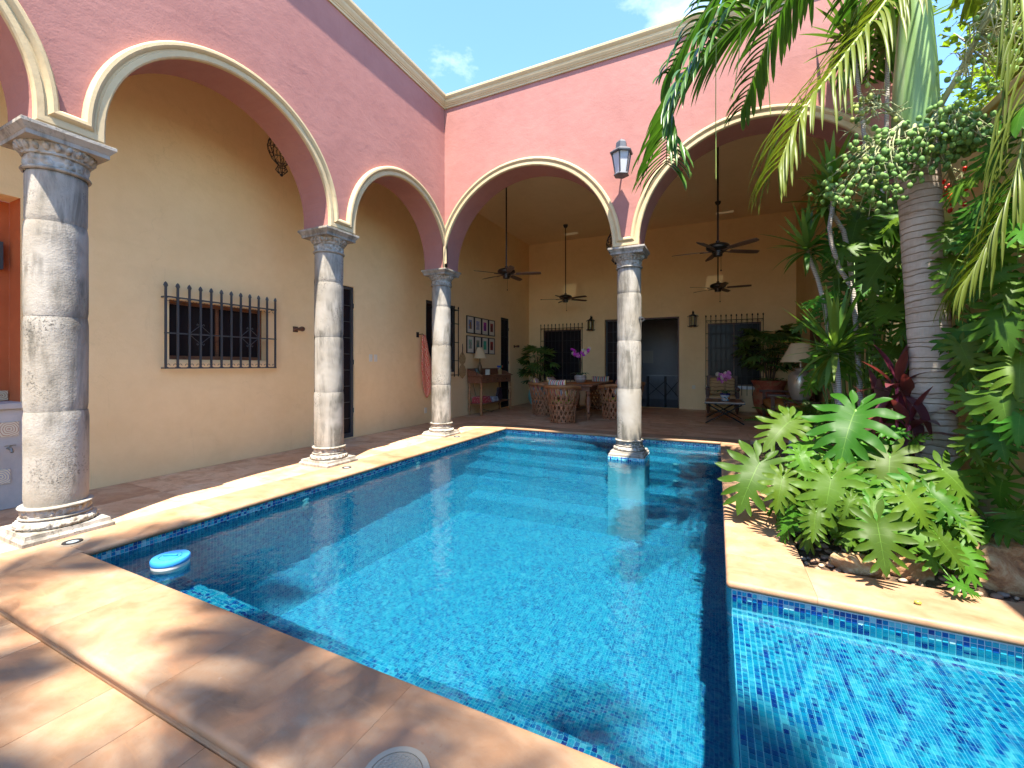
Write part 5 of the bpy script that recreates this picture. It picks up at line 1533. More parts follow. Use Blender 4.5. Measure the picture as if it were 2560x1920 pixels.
# ================================================================== LOBED CLIMBER (leaf meshes)
M['philo'] = leaf_mat('lobed_leaf', (.045,.150,.012), (.028,.105,.010), (.13,.25,.04), .45, .34, 1.0)
def lobed_leaf(seed):
    """unit leaf: stalk joins at the origin, tip at +Y"""
    r = random.Random(seed); mb = MB(); vein = []
    def V(x, y, k): mb.v.append((x, y, 0)); vein.append(k); return len(mb.v)-1
    ang = [158,128,102,82,66,52,38]; ln = [.46,.56,.62,.62,.56,.48,.36]; yy = [-.02,.03,.12,.24,.38,.53,.68]
    spine_y = [-.02,.06,.17,.30,.45,.60,.76,1.0]
    spine = [V(0, y, 1) for y in yy] ; end = V(0, .82, 1)
    tip = V(0, 1.02, .8)
    for sd in (-1, 1):
        lobes = []
        for i in range(7):
            a = R(ang[i]+r.uniform(-5,5)); L = ln[i]*r.uniform(.9,1.08); d = Vector((sd*math.sin(a), math.cos(a))); p = Vector((d.y, -d.x))*sd
            lobes.append((Vector((0,yy[i])), d, L, p))
        # notches between neighbouring lobes
        notch = []
        for i in range(6):
            b0, d0, L0, _ = lobes[i]; b1, d1, L1, _ = lobes[i+1]
            m = (b0+d0*L0+b1+d1*L1)/2; c = (b0+b1)/2; k = (.27 if i else .20)*r.uniform(.85,1.15); q = c+(m-c)*k
            notch.append(V(q.x, q.y, 0))
        # first notch: sinus beside the stalk ; last: near the tip
        s0 = V(sd*.035, -.10, 0); sN = V(sd*.075, .86, 0)
        ns = [s0]+notch+[sN]
        for i, (b, d, L, p) in enumerate(lobes):
            W = L*(.150 if i < 5 else .14)
            prev = spine[i]; lastA = ns[i]; lastB = ns[i+1]
            for t, wd in ((.28,.8),(.46,.92),(.64,1.0),(.80,.78),(.92,.40)):
                c = b+d*L*t; cv = V(c.x, c.y, .96)
                # lower side (towards the stalk) and upper side
                A = c+p*W*wd*.9; B = c-p*W*wd*.9
                if t == .28:
                    mb.f.append((prev, lastA, cv)); mb.f.append((prev, cv, lastB)); prev = cv; continue
                av = V(A.x, A.y, 0); bv = V(B.x, B.y, 0)
                mb.f.append((prev, lastA, av, cv)); mb.f.append((prev, cv, bv, lastB))
                prev, lastA, lastB = cv, av, bv
            tp = b+d*L; tv = V(tp.x, tp.y, .3)
            mb.f.append((prev, lastA, tv)); mb.f.append((prev, tv, lastB))
            nx = spine[i+1] if i < 6 else end
            mb.f.append((spine[i], ns[i+1], nx))
        mid = V(sd*.05, .94, 0); mb.f.append((end, sN, mid)); mb.f.append((end, mid, tip))
    # flip windings so that +z is the upper side, then shape
    fs = []
    for f in mb.f:
        q = [Vector(mb.v[k]) for k in f]; nz_ = sum((q[k].x*q[(k+1)%len(q)].y-q[(k+1)%len(q)].x*q[k].y) for k in range(len(q)))
        fs.append(f if nz_ > 0 else tuple(reversed(f)))
    mb.f = fs
    ph = r.uniform(0,6); k1 = r.uniform(.05,.42); k2 = r.uniform(.05,.50); tw_ = r.uniform(-.35,.35)
    out = []
    for (x, y, z), ve in zip(mb.v, vein):
        z = .10*abs(x)-k1*x*x*1.6 - k2*max(0,y-.1)**2*1.1 + .020*(1-ve) + .022*math.sin(9*y+ph)*min(1,abs(x)*4) + .03*math.sin(13*x+ph*2) + tw_*x*y*.8
        out.append((x, y, z))
    mb.v = out
    bm = bmesh.new(); vl = bm.verts.layers.float.new('vein')
    bv = [bm.verts.new(p) for p in mb.v]
    for v, k in zip(bv, vein): v[vl] = k
    for f in mb.f:
        try: bm.faces.new([bv[k] for k in f])
        except ValueError: pass
    me = bpy.data.meshes.new('leaf'); bm.to_mesh(me); bm.free(); me.shade_smooth(); me.materials.append(M['philo'])
    return me
PL = [lobed_leaf(s) for s in range(10)]
def aim(base, tip, hint):
    base, tip = Vector(base), Vector(tip); y = (tip-base); L = y.length; y.normalize()
    z = Vector(hint); z = (z-y*z.dot(y)).normalized(); x = y.cross(z)
    return Matrix(((x.x,y.x,z.x,base.x),(x.y,y.y,z.y,base.y),(x.z,y.z,z.z,base.z),(0,0,0,1))), L
M['stalk'] = mat('green_stalk', (.10,.20,.035), .45)
plants = {}
def philo_plant(key, label, root):
    p = thing('lobed_climber', label, 'plant', root, 0, 'lobed leaf plants in the bed'); plants[key] = (p, MB(), Vector(root)); return p
def philo_leaf(key, base, tip, w, hint, k, mesh=None):
    p, st, root = plants[key]
    Mx, L = aim(base, tip, hint)
    L *= .86 if key == 'front' else .95
    o = link('leaf', mesh or PL[(k*7+int(L*90)) % 10], p)
    o.matrix_local = Matrix.Translation(-root) @ Mx @ Matrix.Diagonal((L*w*1.15, L, L, 1))
    b = Vector(base)-root; g = Vector((b.x*.35, b.y*.35+.05, 0)) if key != 'wall' else Vector((b.x+.18 if b.x+root.x < 1.75 else b.x+.05, b.y+.08, b.z-.35))
    mid = (b+g)/2+Vector((0,0,.14 if key != 'wall' else -.06))
    st.tube([g, mid, b-Vector((0,0,.004))], [.010*L/.3, .008*L/.3, .006*L/.3], 5)
philo_plant('front', 'bright green lobed plant spilling over the coping corner in front of the palm', (1.15,4.1,.03))
philo_plant('corner', 'lobed plant leaning out over the coping beside the far bed', (.75,4.75,.03))
philo_plant('wall', 'dark green lobed climber covering the yellow garden wall', (1.9,4.6,.03))
philo_plant('back', 'tall lobed climber behind the palm beside the settee', (1.5,6.3,.03))
HAND = [
(1.00,4.30,1.05,0.77,3.86,0.69,.86),
(0.72,3.67,0.62,0.62,3.45,0.31,0.95),
(1.14,4.03,0.74,1.06,3.78,0.43,1.05),
(1.40,3.94,0.69,1.58,3.81,0.47,1.05),
(1.11,3.64,0.56,1.23,3.52,0.37,0.95),
(0.90,3.40,0.42,0.90,3.20,0.13,0.90),
(0.33,4.31,0.55,0.14,4.00,0.21,0.95),
(0.60,4.61,0.90,0.36,4.33,0.71,0.90),
(0.62,4.68,0.93,0.78,4.59,0.76,0.85),
(0.46,3.94,0.53,0.39,3.73,0.30,0.80),
(0.72,4.34,0.75,0.54,4.03,0.61,0.80),
(0.59,4.05,0.69,0.66,3.92,0.50,0.80),
(1.22,3.48,0.35,1.34,3.41,0.17,0.80),
(1.24,3.34,0.14,1.38,3.34,0.09,0.70),
(1.72,3.87,0.47,1.65,3.72,0.31,0.90),
(0.80,3.54,0.51,0.72,3.45,0.37,0.60),
(0.61,3.56,0.40,0.57,3.43,0.19,0.70),
(1.17,4.22,0.89,1.35,4.19,0.91,0.75),
(1.31,4.18,0.82,1.38,4.10,0.94,0.70),
(1.12,4.30,0.80,0.93,3.99,0.68,0.75),
(1.30,3.89,0.61,1.17,3.72,0.42,0.75),
(1.50,3.93,0.48,1.29,3.72,0.39,0.70),
(1.64,3.83,1.76,1.60,3.67,1.50,1.05),
(1.72,3.81,1.46,1.62,3.63,1.23,1.00),
(1.62,3.79,1.25,1.58,3.64,1.04,1.00),
(1.56,4.02,1.20,1.60,3.92,1.00,0.95),
(1.62,3.83,1.02,1.60,3.70,0.81,0.95),
(1.61,3.93,2.08,1.69,3.82,1.90,1.00),
(1.75,4.00,2.23,1.55,3.79,2.07,0.95),
(1.74,3.88,1.95,1.60,3.70,1.78,0.90),
(1.67,3.70,1.11,1.60,3.59,0.94,0.90),
(1.56,4.01,0.86,1.60,3.93,0.72,0.85),
(1.56,4.13,1.55,1.59,4.03,1.34,0.90),
(1.62,4.43,2.08,1.68,4.29,1.87,0.90),
(1.77,4.72,2.53,1.62,4.54,2.33,0.95),
(1.76,4.50,2.56,1.79,4.40,2.36,0.90),
(1.75,4.72,2.28,1.60,4.54,2.12,0.85),
(1.55,5.51,2.51,1.29,5.21,2.23,1.00),
(1.57,5.40,2.00,1.34,5.13,1.78,1.00),
(1.41,6.00,3.02,1.31,5.84,2.71,1.00),
(1.57,5.96,2.91,1.40,5.77,2.66,0.95),
(1.71,5.81,2.98,1.56,5.62,2.73,0.95),
(1.25,6.14,2.88,1.10,5.96,2.60,0.95),
(1.52,6.16,2.57,1.34,5.96,2.31,0.95),
(1.37,6.31,2.42,1.17,6.10,2.20,0.90),
(1.55,5.95,2.34,1.35,5.75,2.14,0.90),
(1.16,5.99,1.53,1.00,5.80,1.20,0.95),
(1.31,5.84,1.73,1.15,5.65,1.52,0.90),
(1.46,5.91,2.02,1.28,5.71,1.80,0.90),
(1.32,6.39,2.18,1.09,6.17,2.02,0.90),
(1.58,5.41,1.60,1.40,5.21,1.42,0.90),
(1.55,6.28,3.27,1.37,6.08,3.01,0.90),
(1.73,6.15,3.25,1.57,5.96,3.00,0.90),
]
camp = Vector((0,0,1.4))
for k, (bx_, by_, bz_, tx, ty, tz, w) in enumerate(HAND):
    key = 'front' if k < 22 else ('wall' if k < 37 else 'back')
    if k in (6,7,8,10): key = 'corner'
    b = Vector((bx_,by_,bz_)); view = (camp-b).normalized()
    hint = view*.75+Vector((0,0,1))*.75+Vector((rng.uniform(-.25,.25),rng.uniform(-.25,.25),rng.uniform(-.1,.2)))
    if key == 'wall': hint = view*1.0+Vector((-.2,-.1,.45))
    bx2 = min(bx_, 1.88); tx2 = min(tx, 1.93)
    philo_leaf(key, (bx2,by_,bz_), (tx2,ty,tz), w, hint, k)
# the rest of the wall climber and the undergrowth
for k in range(84):
    y = rng.uniform(3.75,6.6); z = rng.uniform(.25,3.15) if y < 5.6 else rng.uniform(.3,2.9)
    x = rng.uniform(1.62,1.86); L = rng.uniform(.20,.34)
    b = Vector((x,y,z)); d = Vector((rng.uniform(-.9,-.15),rng.uniform(-.75,.3),rng.uniform(-1.0,-.15))).normalized()
    tpt = b+d*L; tpt.x = min(tpt.x, 1.95)
    if y < 5.05 and x/y < .385: continue
    philo_leaf('wall', b, tpt, rng.uniform(.85,1.05), Vector((-.8,-.5,.55))+Vector((rng.uniform(-.3,.3),rng.uniform(-.3,.3),rng.uniform(-.2,.3))), k)
for k in range(46):
    y = rng.uniform(5.4,7.4); x = rng.uniform(1.05,1.85); z = rng.uniform(.35,3.5); L = rng.uniform(.22,.34)
    if x < 1.3 and z > 2.2: z -= 1.2
    b = Vector((x,y,z)); d = Vector((rng.uniform(-1,.2),rng.uniform(-.9,.2),rng.uniform(-.9,-.1))).normalized()
    philo_leaf('back', b, b+d*L, rng.uniform(.85,1.05), Vector((-.5,-.6,.75))+Vector((rng.uniform(-.4,.4),rng.uniform(-.4,.4),rng.uniform(-.2,.3))), k)
for k in range(84):
    y = rng.uniform(3.68,5.1); x = rng.uniform(.70,1.62); z = rng.uniform(.12,.62)*(1-.35*abs(x-1.0)); L = rng.uniform(.20,.31)
    b = Vector((x,y,z)); d = Vector((rng.uniform(-1,.6),rng.uniform(-1,.2),rng.uniform(-.6,.1))).normalized()
    philo_leaf('front', b, b+d*L, rng.uniform(.8,1.0), Vector((-.2,-.5,.9))+Vector((rng.uniform(-.4,.4),rng.uniform(-.4,.4),0)), k)
for k in range(44):                                               # outer shell of the bright mound
    a = R(rng.uniform(140,335)); q = rng.uniform(.30,.62); z = .16+.62*(1-(q/.66)**2)*rng.uniform(.6,1.05)+.05
    b = Vector((1.12+q*1.05*math.cos(a), 4.18+q*math.sin(a), z)); L = rng.uniform(.24,.36)
    d = Vector((math.cos(a)*.8, math.sin(a)*.8, -.35-1.1*q)).normalized()
    tp_ = b+d*L; tp_.z = max(tp_.z, .09)
    if b.x > 1.5 and b.y < 4.3: b.x -= .15; tp_.x -= .15
    philo_leaf('front', b, tp_, rng.uniform(.85,1.05), Vector((math.cos(a)*.5,math.sin(a)*.5,1.0)), k*3)
for key, (p, st, root) in plants.items():
    tag(st.build('stalks', M['stalk'], p, True), kind='stuff')

# ================================================================== SPIKY PLANTS
M['blade'] = leaf_mat('strap_leaf', (.10,.22,.034), (.055,.14,.026), None, .32, .22)
def blade_mesh(seed, droop):
    r = random.Random(seed); mb = MB(); vs = []; n = 9
    for i in range(n+1):
        t = i/n; w = .030*(min(1, .45+t*2.2))*(1-t**2.6)+.0015; x = t; z = -droop*t*t
        for s, dz in ((-1,.010),(0,0),(1,.010)): vs.append((x*(1-.25*droop*t), s*w, z+dz*(1-t)))
    return mb.add(vs, [(i*3+k,i*3+k+1,i*3+4+k,i*3+3+k) for i in range(n) for k in (0,1)]).mesh('leaf', M['blade'], True)
BL = [blade_mesh(1,.06), blade_mesh(2,.22), blade_mesh(3,.5)]
M['bark'] = mat('grey_bark', (.30,.27,.24), .9); t = NT(M['bark']); w = t.world(); wv = t.n('TexWave'); wv.bands_direction = 'Z'; wv.inputs['Scale'].default_value = 16; wv.inputs['Distortion'].default_value = 3; t.l(w, wv.inputs['Vector']); t.color(t.mix(wv.outputs['Fac'], (.22,.19,.16), (.44,.41,.38))); t.bump(wv.outputs['Fac'], .5, .01)
def rosette(parent, c, n, L, seed, up=.5):
    r = random.Random(seed); rs = bpy.data.objects.new('rosette', None); COL.objects.link(rs); rs.parent = parent; rs.location = c
    for k in range(n):
        q = k/(n-1); a = k*2.399+r.uniform(-.2,.2); el = math.pi/2*(1-q)*1.0+R(-22)*q+r.uniform(-.12,.12)
        m = BL[0 if q < .4 else (1 if q < .75 else 2)]
        l = L*r.uniform(.8,1.1)*(.75+.35*math.sin(math.pi*min(1,q+.25)))
        link('leaf', m, rs, (0,0,-.10*q+.04), (0,-el,a), (l,1.0,l))
    return rs
def dracaena(label, stems, heads, L=.55, n=38):
    d = thing('dracaena', label, 'plant', (0,0,0), 0, 'spiky dracaenas in the bed')
    for pts in stems: MB().tube(pts, [.026-.006*i/len(pts) for i in range(len(pts))], 9).build('stem', M['bark'], d, True)
    for k, h in enumerate(heads): rosette(d, h, n, L, hash(label) % 97+k if False else len(label)+k*7)
    return d
dracaena('dracaena with one green spiky head on a slim leaning stem in front of the patio', [[(1.30,6.0,.03),(1.24,5.99,.9),(1.155,5.983,1.67),(1.13,6.08,2.09),(1.057,6.047,2.40),(.984,6.012,2.606),(.942,5.992,2.754)]], [(.94,5.99,2.76)], .50, 40)
dracaena('dracaena with two crooked grey stems and spiky heads under the palm fruit', [[(1.42,5.70,.03),(1.38,5.72,.9),(1.347,5.743,1.753),(1.337,5.848,2.242),(1.211,5.788,2.457),(1.131,5.75,2.723),(1.108,5.739,2.913),(1.142,5.756,3.167),(1.131,5.75,3.407)],[(1.362,5.916,2.225),(1.33,5.956,2.622),(1.272,5.928,2.907),(1.184,5.886,3.056),(1.12,5.856,3.204)]], [(1.10,5.85,3.21),(1.131,5.75,3.42)], .46, 34)
dracaena('tall dracaena with spiky heads high against the pink wall', [[(1.62,6.25,.03),(1.61,6.312,1.999),(1.63,6.43,2.97),(1.643,6.50,3.65),(1.55,6.46,4.6),(1.45,6.35,5.22)],[(1.70,6.30,.03),(1.665,6.338,1.999),(1.698,6.465,2.973),(1.80,6.50,3.7),(1.80,6.45,4.6),(1.79,6.40,5.15)]], [(1.44,6.33,5.24),(1.79,6.40,5.18)], .62, 44)
dracaena('low spiky dracaena with long arching leaves beside the red-leaved plant', [[(1.20,5.45,.03),(1.15,5.42,.8),(1.10,5.40,1.52)]], [(1.09,5.40,1.56)], .66, 44)
# red cordyline
M['ti'] = mat('burgundy_leaf', (.10,.02,.03), .28, spec=.55); t = NT(M['ti']); oi = t.n('ObjectInfo')
c = t.ramp(oi.outputs['Random'], [(0,(.055,.016,.026)),(.25,(.035,.050,.026)),(.45,(.12,.022,.035)),(.6,(.055,.030,.040)),(.75,(.19,.055,.018)),(.9,(.28,.03,.08)),(1,(.06,.07,.03))])
t.color(t.mix(t.noise(t.coord('Object',(2,14,2)), 2, 3), c, (.10,.03,.04)))
tl = t.n('BsdfTranslucent'); tl.inputs['Color'].default_value = (.30,.05,.04,1); ms = t.n('MixShader'); ms.inputs[0].default_value = .22; t.l(t.b.outputs[0], ms.inputs[1]); t.l(tl.outputs[0], ms.inputs[2]); t.l(ms.outputs[0], t.out.inputs['Surface'])
def ti_mesh(seed, droop):
    mb = MB(); vs = []; n = 9
    for i in range(n+1):
        t_ = i/n; w = .005 if t_ < .12 else .105*math.sin(math.pi*((t_-.12)/.88)**.85)**.9+.003
        z = .25*t_-droop*t_*t_
        for s, dz in ((-1,.03),(0,0),(1,.03)): vs.append((t_*(1-.2*droop*t_), s*w, z+dz*math.sin(math.pi*t_)))
    return mb.add(vs, [(i*3+k,i*3+k+1,i*3+4+k,i*3+3+k) for i in range(n) for k in (0,1)]).mesh('leaf', M['ti'], True)
TI = [ti_mesh(1,.2), ti_mesh(2,.55), ti_mesh(3,.9)]
cd = thing('cordyline', 'burgundy leaved cordyline with pink stalks beside the palm trunk', 'plant', (1.45,4.95,.03))
for k, (x, y, z) in enumerate(((0,0,1.20),(.12,.10,1.05),(-.10,.08,.92),(.05,-.12,.85))):
    MB().tube([(x*.3,y*.3,0),(x*.6,y*.6,z*.6),(x,y,z)], .013, 7).build('stem', mat('pink_stalk', (.42,.06,.10), .5), cd, True)
    for j in range(13):
        q = j/12; a = j*2.399+k; el = 1.25*(1-q)-.25*q+rng.uniform(-.15,.15)
        l = rng.uniform(.36,.50)
        link('leaf', TI[0 if q < .4 else 1 if q < .8 else 2], cd, (x,y,z-.12*q), (0,-el,a), (l,l*rng.uniform(.85,1.1),l))
# fern and striped grass
M['fern'] = leaf_mat('fern_leaf', (.055,.15,.020), (.035,.11,.018), None, .45, .3)
def fern_mesh(seed):
    r = random.Random(seed); mb = MB(); n = 22
    for i in range(n):
        t_ = (i+1)/(n+1); x = t_; z = .55*t_-.65*t_*t_; L = .20*math.sin(math.pi*(t_*.8+.16))
        for s in (-1,1):
            p = Vector((x,0,z)); d = Vector((.45,s,-.12)).normalized(); w = Vector((.9,-s*.4,0)).normalized()*.012
            q = p+d*L*.55+Vector((0,0,.01)); e = p+d*L
            mb.add([p-w*.6,q-w,e,q+w,p+w*.6], [(0,1,2,3,4)])
    mb.tube([(t_,0,.55*t_-.65*t_*t_) for t_ in [k/8 for k in range(9)]], .006, 4)
    return mb.mesh('frond', M['fern'])
FN = [fern_mesh(1), fern_mesh(2)]
for (x, y, z, n, lb) in ((.86,6.6,.35,15,'feathery fern at the bed edge in front of the settee'),(1.25,7.3,.40,13,'feathery fern near the patio end of the bed')):
    f = thing('fern', lb, 'fern', (x,y,.03), 0, 'ferns in the bed')
    MB().tube([(0,0,0),(.01,0,z+.15)], .03, 7).build('stem', M['bark'], f, True)
    for k in range(n):
        l = rng.uniform(.45,.65); link('frond', FN[k % 2], f, (0,0,z+.12), (rng.uniform(-.3,.3), -rng.uniform(-.1,.9), k*2.4), l)
sg = thing('spider_plant', 'striped grassy spider plant under the lobed leaves', 'plant', (.80,5.55,.03))
gm_ = MB()
for k in range(160):
    a = rng.uniform(0,6.28); l = rng.uniform(.25,.5); h = rng.uniform(.3,.9); b0 = Vector((rng.uniform(-.22,.25),rng.uniform(-.5,.6),.0)); d = Vector((math.cos(a),math.sin(a),0)); sdv = Vector((-d.y,d.x,0))*.006
    pts = [b0, b0+d*l*.35+Vector((0,0,l*h)), b0+d*l*.75+Vector((0,0,l*h*1.05)), b0+d*l*1.1+Vector((0,0,l*h*.5))]
    k0 = len(gm_.v)
    for i, p in enumerate(pts): ww = sdv*(1-i/3.3); gm_.v += [tuple(p-ww), tuple(p+ww)]
    gm_.f += [(k0+2*i,k0+2*i+1,k0+2*i+3,k0+2*i+2) for i in range(3)]
tag(gm_.build('leaves', leaf_mat('striped_grass', (.20,.30,.08), (.10,.20,.04), None, .5, .3), sg), kind='stuff')

# ================================================================== PALMS
M['trunk'] = mat('palm_trunk', (.36,.30,.27), .9, spec=.15); t = NT(M['trunk'])
w = t.world((1,1,1)); sz = t.n('SeparateXYZ'); t.l(w, sz.inputs[0])
nz1 = t.noise(w, 3.2, 3, .6); zz = t.math('ADD', sz.outputs[2], t.math('ADD', t.math('MULTIPLY', nz1, .075), t.math('MULTIPLY', t.noise(t.world((.2,.2,2.2)), 3, 2), .16)))
fr_ = t.math('FRACT', t.math('MULTIPLY', zz, 17)); line = t.ramp(fr_, [(.0,(1,1,1)),(.10,(.35,.35,.35)),(.20,(0,0,0))])
vary = t.noise(t.world((2.5,2.5,9)), 1.5, 4, .65)
base = t.ramp(vary, [(.30,(.31,.245,.19)),(.48,(.43,.365,.30)),(.66,(.51,.455,.39))])
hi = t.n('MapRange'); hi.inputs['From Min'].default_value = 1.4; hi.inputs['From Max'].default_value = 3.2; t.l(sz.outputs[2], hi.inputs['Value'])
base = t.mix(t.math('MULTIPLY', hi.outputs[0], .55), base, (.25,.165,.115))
fib = t.noise(t.world((60,60,6)), 1, 3, .6)
base = t.mix(t.math('MULTIPLY', fib, .35), base, (.54,.49,.42))
t.color(t.mix(t.math('MULTIPLY', line, t.math('ADD', -.25, t.math('MULTIPLY', vary, 1.7))), base, (.10,.06,.042)))
t.bump(t.math('SUBTRACT', t.math('MULTIPLY', fib, .3), line), .7, .02)
M['crownshaft'] = mat('green_crownshaft', (.16,.27,.09), .35); t = NT(M['crownshaft']); t.color(t.ramp(t.noise(t.world((6,6,.8)), 1.2, 4), [(.35,(.13,.23,.07)),(.6,(.22,.34,.13)),(.75,(.34,.42,.24))]))
M['frond'] = leaf_mat('palm_leaflet', (.055,.135,.020), (.030,.085,.016), None, .30, .30, .5)
M['old_frond'] = leaf_mat('yellowing_leaflet', (.145,.19,.028), (.085,.13,.022), None, .38, .35, .4)
M['rachis'] = mat('frond_rib', (.22,.28,.07), .4)
def frond_mesh(pts, n, L, seed, droop, side=(1,1), wid=.021, spread=1.0):
    """rib curve through pts, leaflets on both sides; returns rib mesh builder and leaflet builder"""
    r = random.Random(seed); P = [Vector(p) for p in pts]; m = len(P)
    def at(t):
        f = t*(m-1); i = min(int(f), m-2); u = f-i
        p0, p1, p2, p3 = P[max(i-1,0)], P[i], P[i+1], P[min(i+2,m-1)]
        return .5*((2*p1)+(p2-p0)*u+(2*p0-5*p1+4*p2-p3)*u*u+(3*p1-p0-3*p2+p3)*u**3)
    rib = MB(); K = 24
    rib.tube([at(k/K) for k in range(K+1)], [.020*(1-k/K)+.004 for k in range(K+1)], 7)
    lf = MB()
    for i in range(n):
        t = .10+.89*i/(n-1); p = at(t); tg = (at(min(1,t+.02))-at(max(0,t-.02))).normalized()
        up = Vector((0,0,1)); sdv = tg.cross(up)
        if sdv.length < .15: sdv = tg.cross(Vector((0,1,0)))
        sdv.normalize(); nup = sdv.cross(tg).normalized()
        for s in (-1,1):
            if side[0 if s < 0 else 1] < r.random(): continue
            l = L*(.55+.75*math.sin(math.pi*min(1,t*.85+.12)))*r.uniform(.85,1.1)
            d = (tg*r.uniform(.55,.85)+sdv*s*r.uniform(.65,.95)*spread+nup*r.uniform(.10,.45)).normalized()
            pos = p.copy(); k0 = len(lf.v); S = 7; dd = d.copy(); g = droop*r.uniform(.7,1.3)
            for j in range(S+1):
                q = j/S; ww = wid*(.35+1.2*math.sin(math.pi*min(1,q*.80+.14)))*(1 if j < S else .12)
                side_v = dd.cross(Vector((0,0,1)))
                if side_v.length < .2: side_v = sdv.copy()
                side_v.normalize(); nv = side_v.cross(dd)
                lf.v += [tuple(pos-side_v*ww+nv*ww*.5), tuple(pos), tuple(pos+side_v*ww+nv*ww*.5)]
                dd = (dd+Vector((0,0,-1))*g*(.10+.22*q)).normalized(); pos = pos+dd*(l/S)
            for j in range(S):
                b = k0+j*3; lf.f += [(b,b+1,b+4,b+3),(b+1,b+2,b+5,b+4)]
    return rib, lf
def add_frond(palm, pts, n, L, seed, droop, m, side=(1,1), wid=.021, spread=1.0):
    rib, lf = frond_mesh(pts, n, L, seed, droop, side, wid, spread)
    f = rib.build('frond', M['rachis'], palm, True)
    tag(lf.build('leaflets', m, f, True), kind='stuff')
def radial(o, az, reach, rise, drop):
    d = Vector((math.cos(az), math.sin(az), 0)); o = Vector(o)
    return [o, o+d*reach*.22+Vector((0,0,rise*.75)), o+d*reach*.50+Vector((0,0,rise)), o+d*reach*.78+Vector((0,0,rise*.55-drop*.25)), o+d*reach+Vector((0,0,-drop))]
def trunk(palm, pts, r0, r1):
    P = [Vector(p) for p in pts]; K = 90; path = []; rad = []
    for k in range(K+1):
        t = k/K; f = t*(len(P)-1); i = min(int(f), len(P)-2); path.append(P[i].lerp(P[i+1], f-i))
        rad.append((r0+(r1-r0)*min(1,t*2.2)+.05*math.exp(-t*18))*(1+.012*math.sin(t*K*1.9)+.008*math.sin(t*37)))
    MB().tube(path, rad, 26).build('trunk', M['trunk'], palm, True)
pm_ = thing('palm_tree', 'palm with ringed grey trunk and hanging green fruit clusters in the bed', 'palm', (0,0,0))
trunk(pm_, [(1.74,4.98,-.05),(1.70,4.95,1.0),(1.63,4.92,2.2),(1.56,4.90,3.38)], .150, .143)
MB().lathe([(.140,3.34),(.150,3.40),(.160,3.55),(.150,3.9),(.115,4.4),(.075,4.85),(.05,5.1)], 26, (1.56,4.90,0)).build('crownshaft', M['crownshaft'], pm_, True)
MB().lathe([(.146,3.33),(.154,3.36),(.148,3.39)], 26, (1.56,4.90,0)).build('crown_scar', mat('brown_scar', (.16,.065,.03), .9), pm_, True)
O = (1.56,4.90,4.95)
add_frond(pm_, [O,(1.2,4.72,5.15),(.80,4.52,4.95),(.435,4.36,4.60),(.134,4.276,4.40),(-.08,4.18,4.17),(-.278,4.09,3.87),(-.385,4.03,3.52),(-.404,3.97,3.15)], 92, .60, 1, .9, M['frond'], wid=.0125)
add_frond(pm_, [O,(1.45,4.80,4.85),(1.307,4.67,4.52),(.90,4.31,3.87),(.60,4.055,3.39),(.43,3.92,2.95)], 60, .62, 2, 1.5, M['old_frond'], (.9,.9), .008, .7)
add_frond(pm_, [O,(1.72,4.55,5.0),(1.84,4.20,4.4),(1.82,3.97,3.4),(1.74,3.85,2.75),(1.60,3.80,2.25),(1.46,3.78,1.95)], 80, .52, 3, 1.8, M['old_frond'], (.9,.9), .0055, .45)
r = random.Random(31)
for k, az in enumerate((.75,1.5,2.35,3.05)):
    add_frond(pm_, radial(O, az, r.uniform(1.7,2.2), r.uniform(.45,.9), r.uniform(.2,.9)), 46, .50, 10+k, .9, M['frond'] if k else M['old_frond'], wid=.018)
# dry strands hanging from the frond
for k, (a, b, c_) in enumerate((((-.01,4.207,4.28),(-.012,4.207,3.7),(-.01,4.207,3.05)),((.191,4.303,4.42),(.17,4.29,4.1),(.124,4.271,3.75)),((.424,4.415,4.60),(.40,4.414,4.1),(.425,4.413,3.62)))):
    MB().tube([a,b,c_], .0035, 4).build('dry_strand', M['rachis'], pm_)
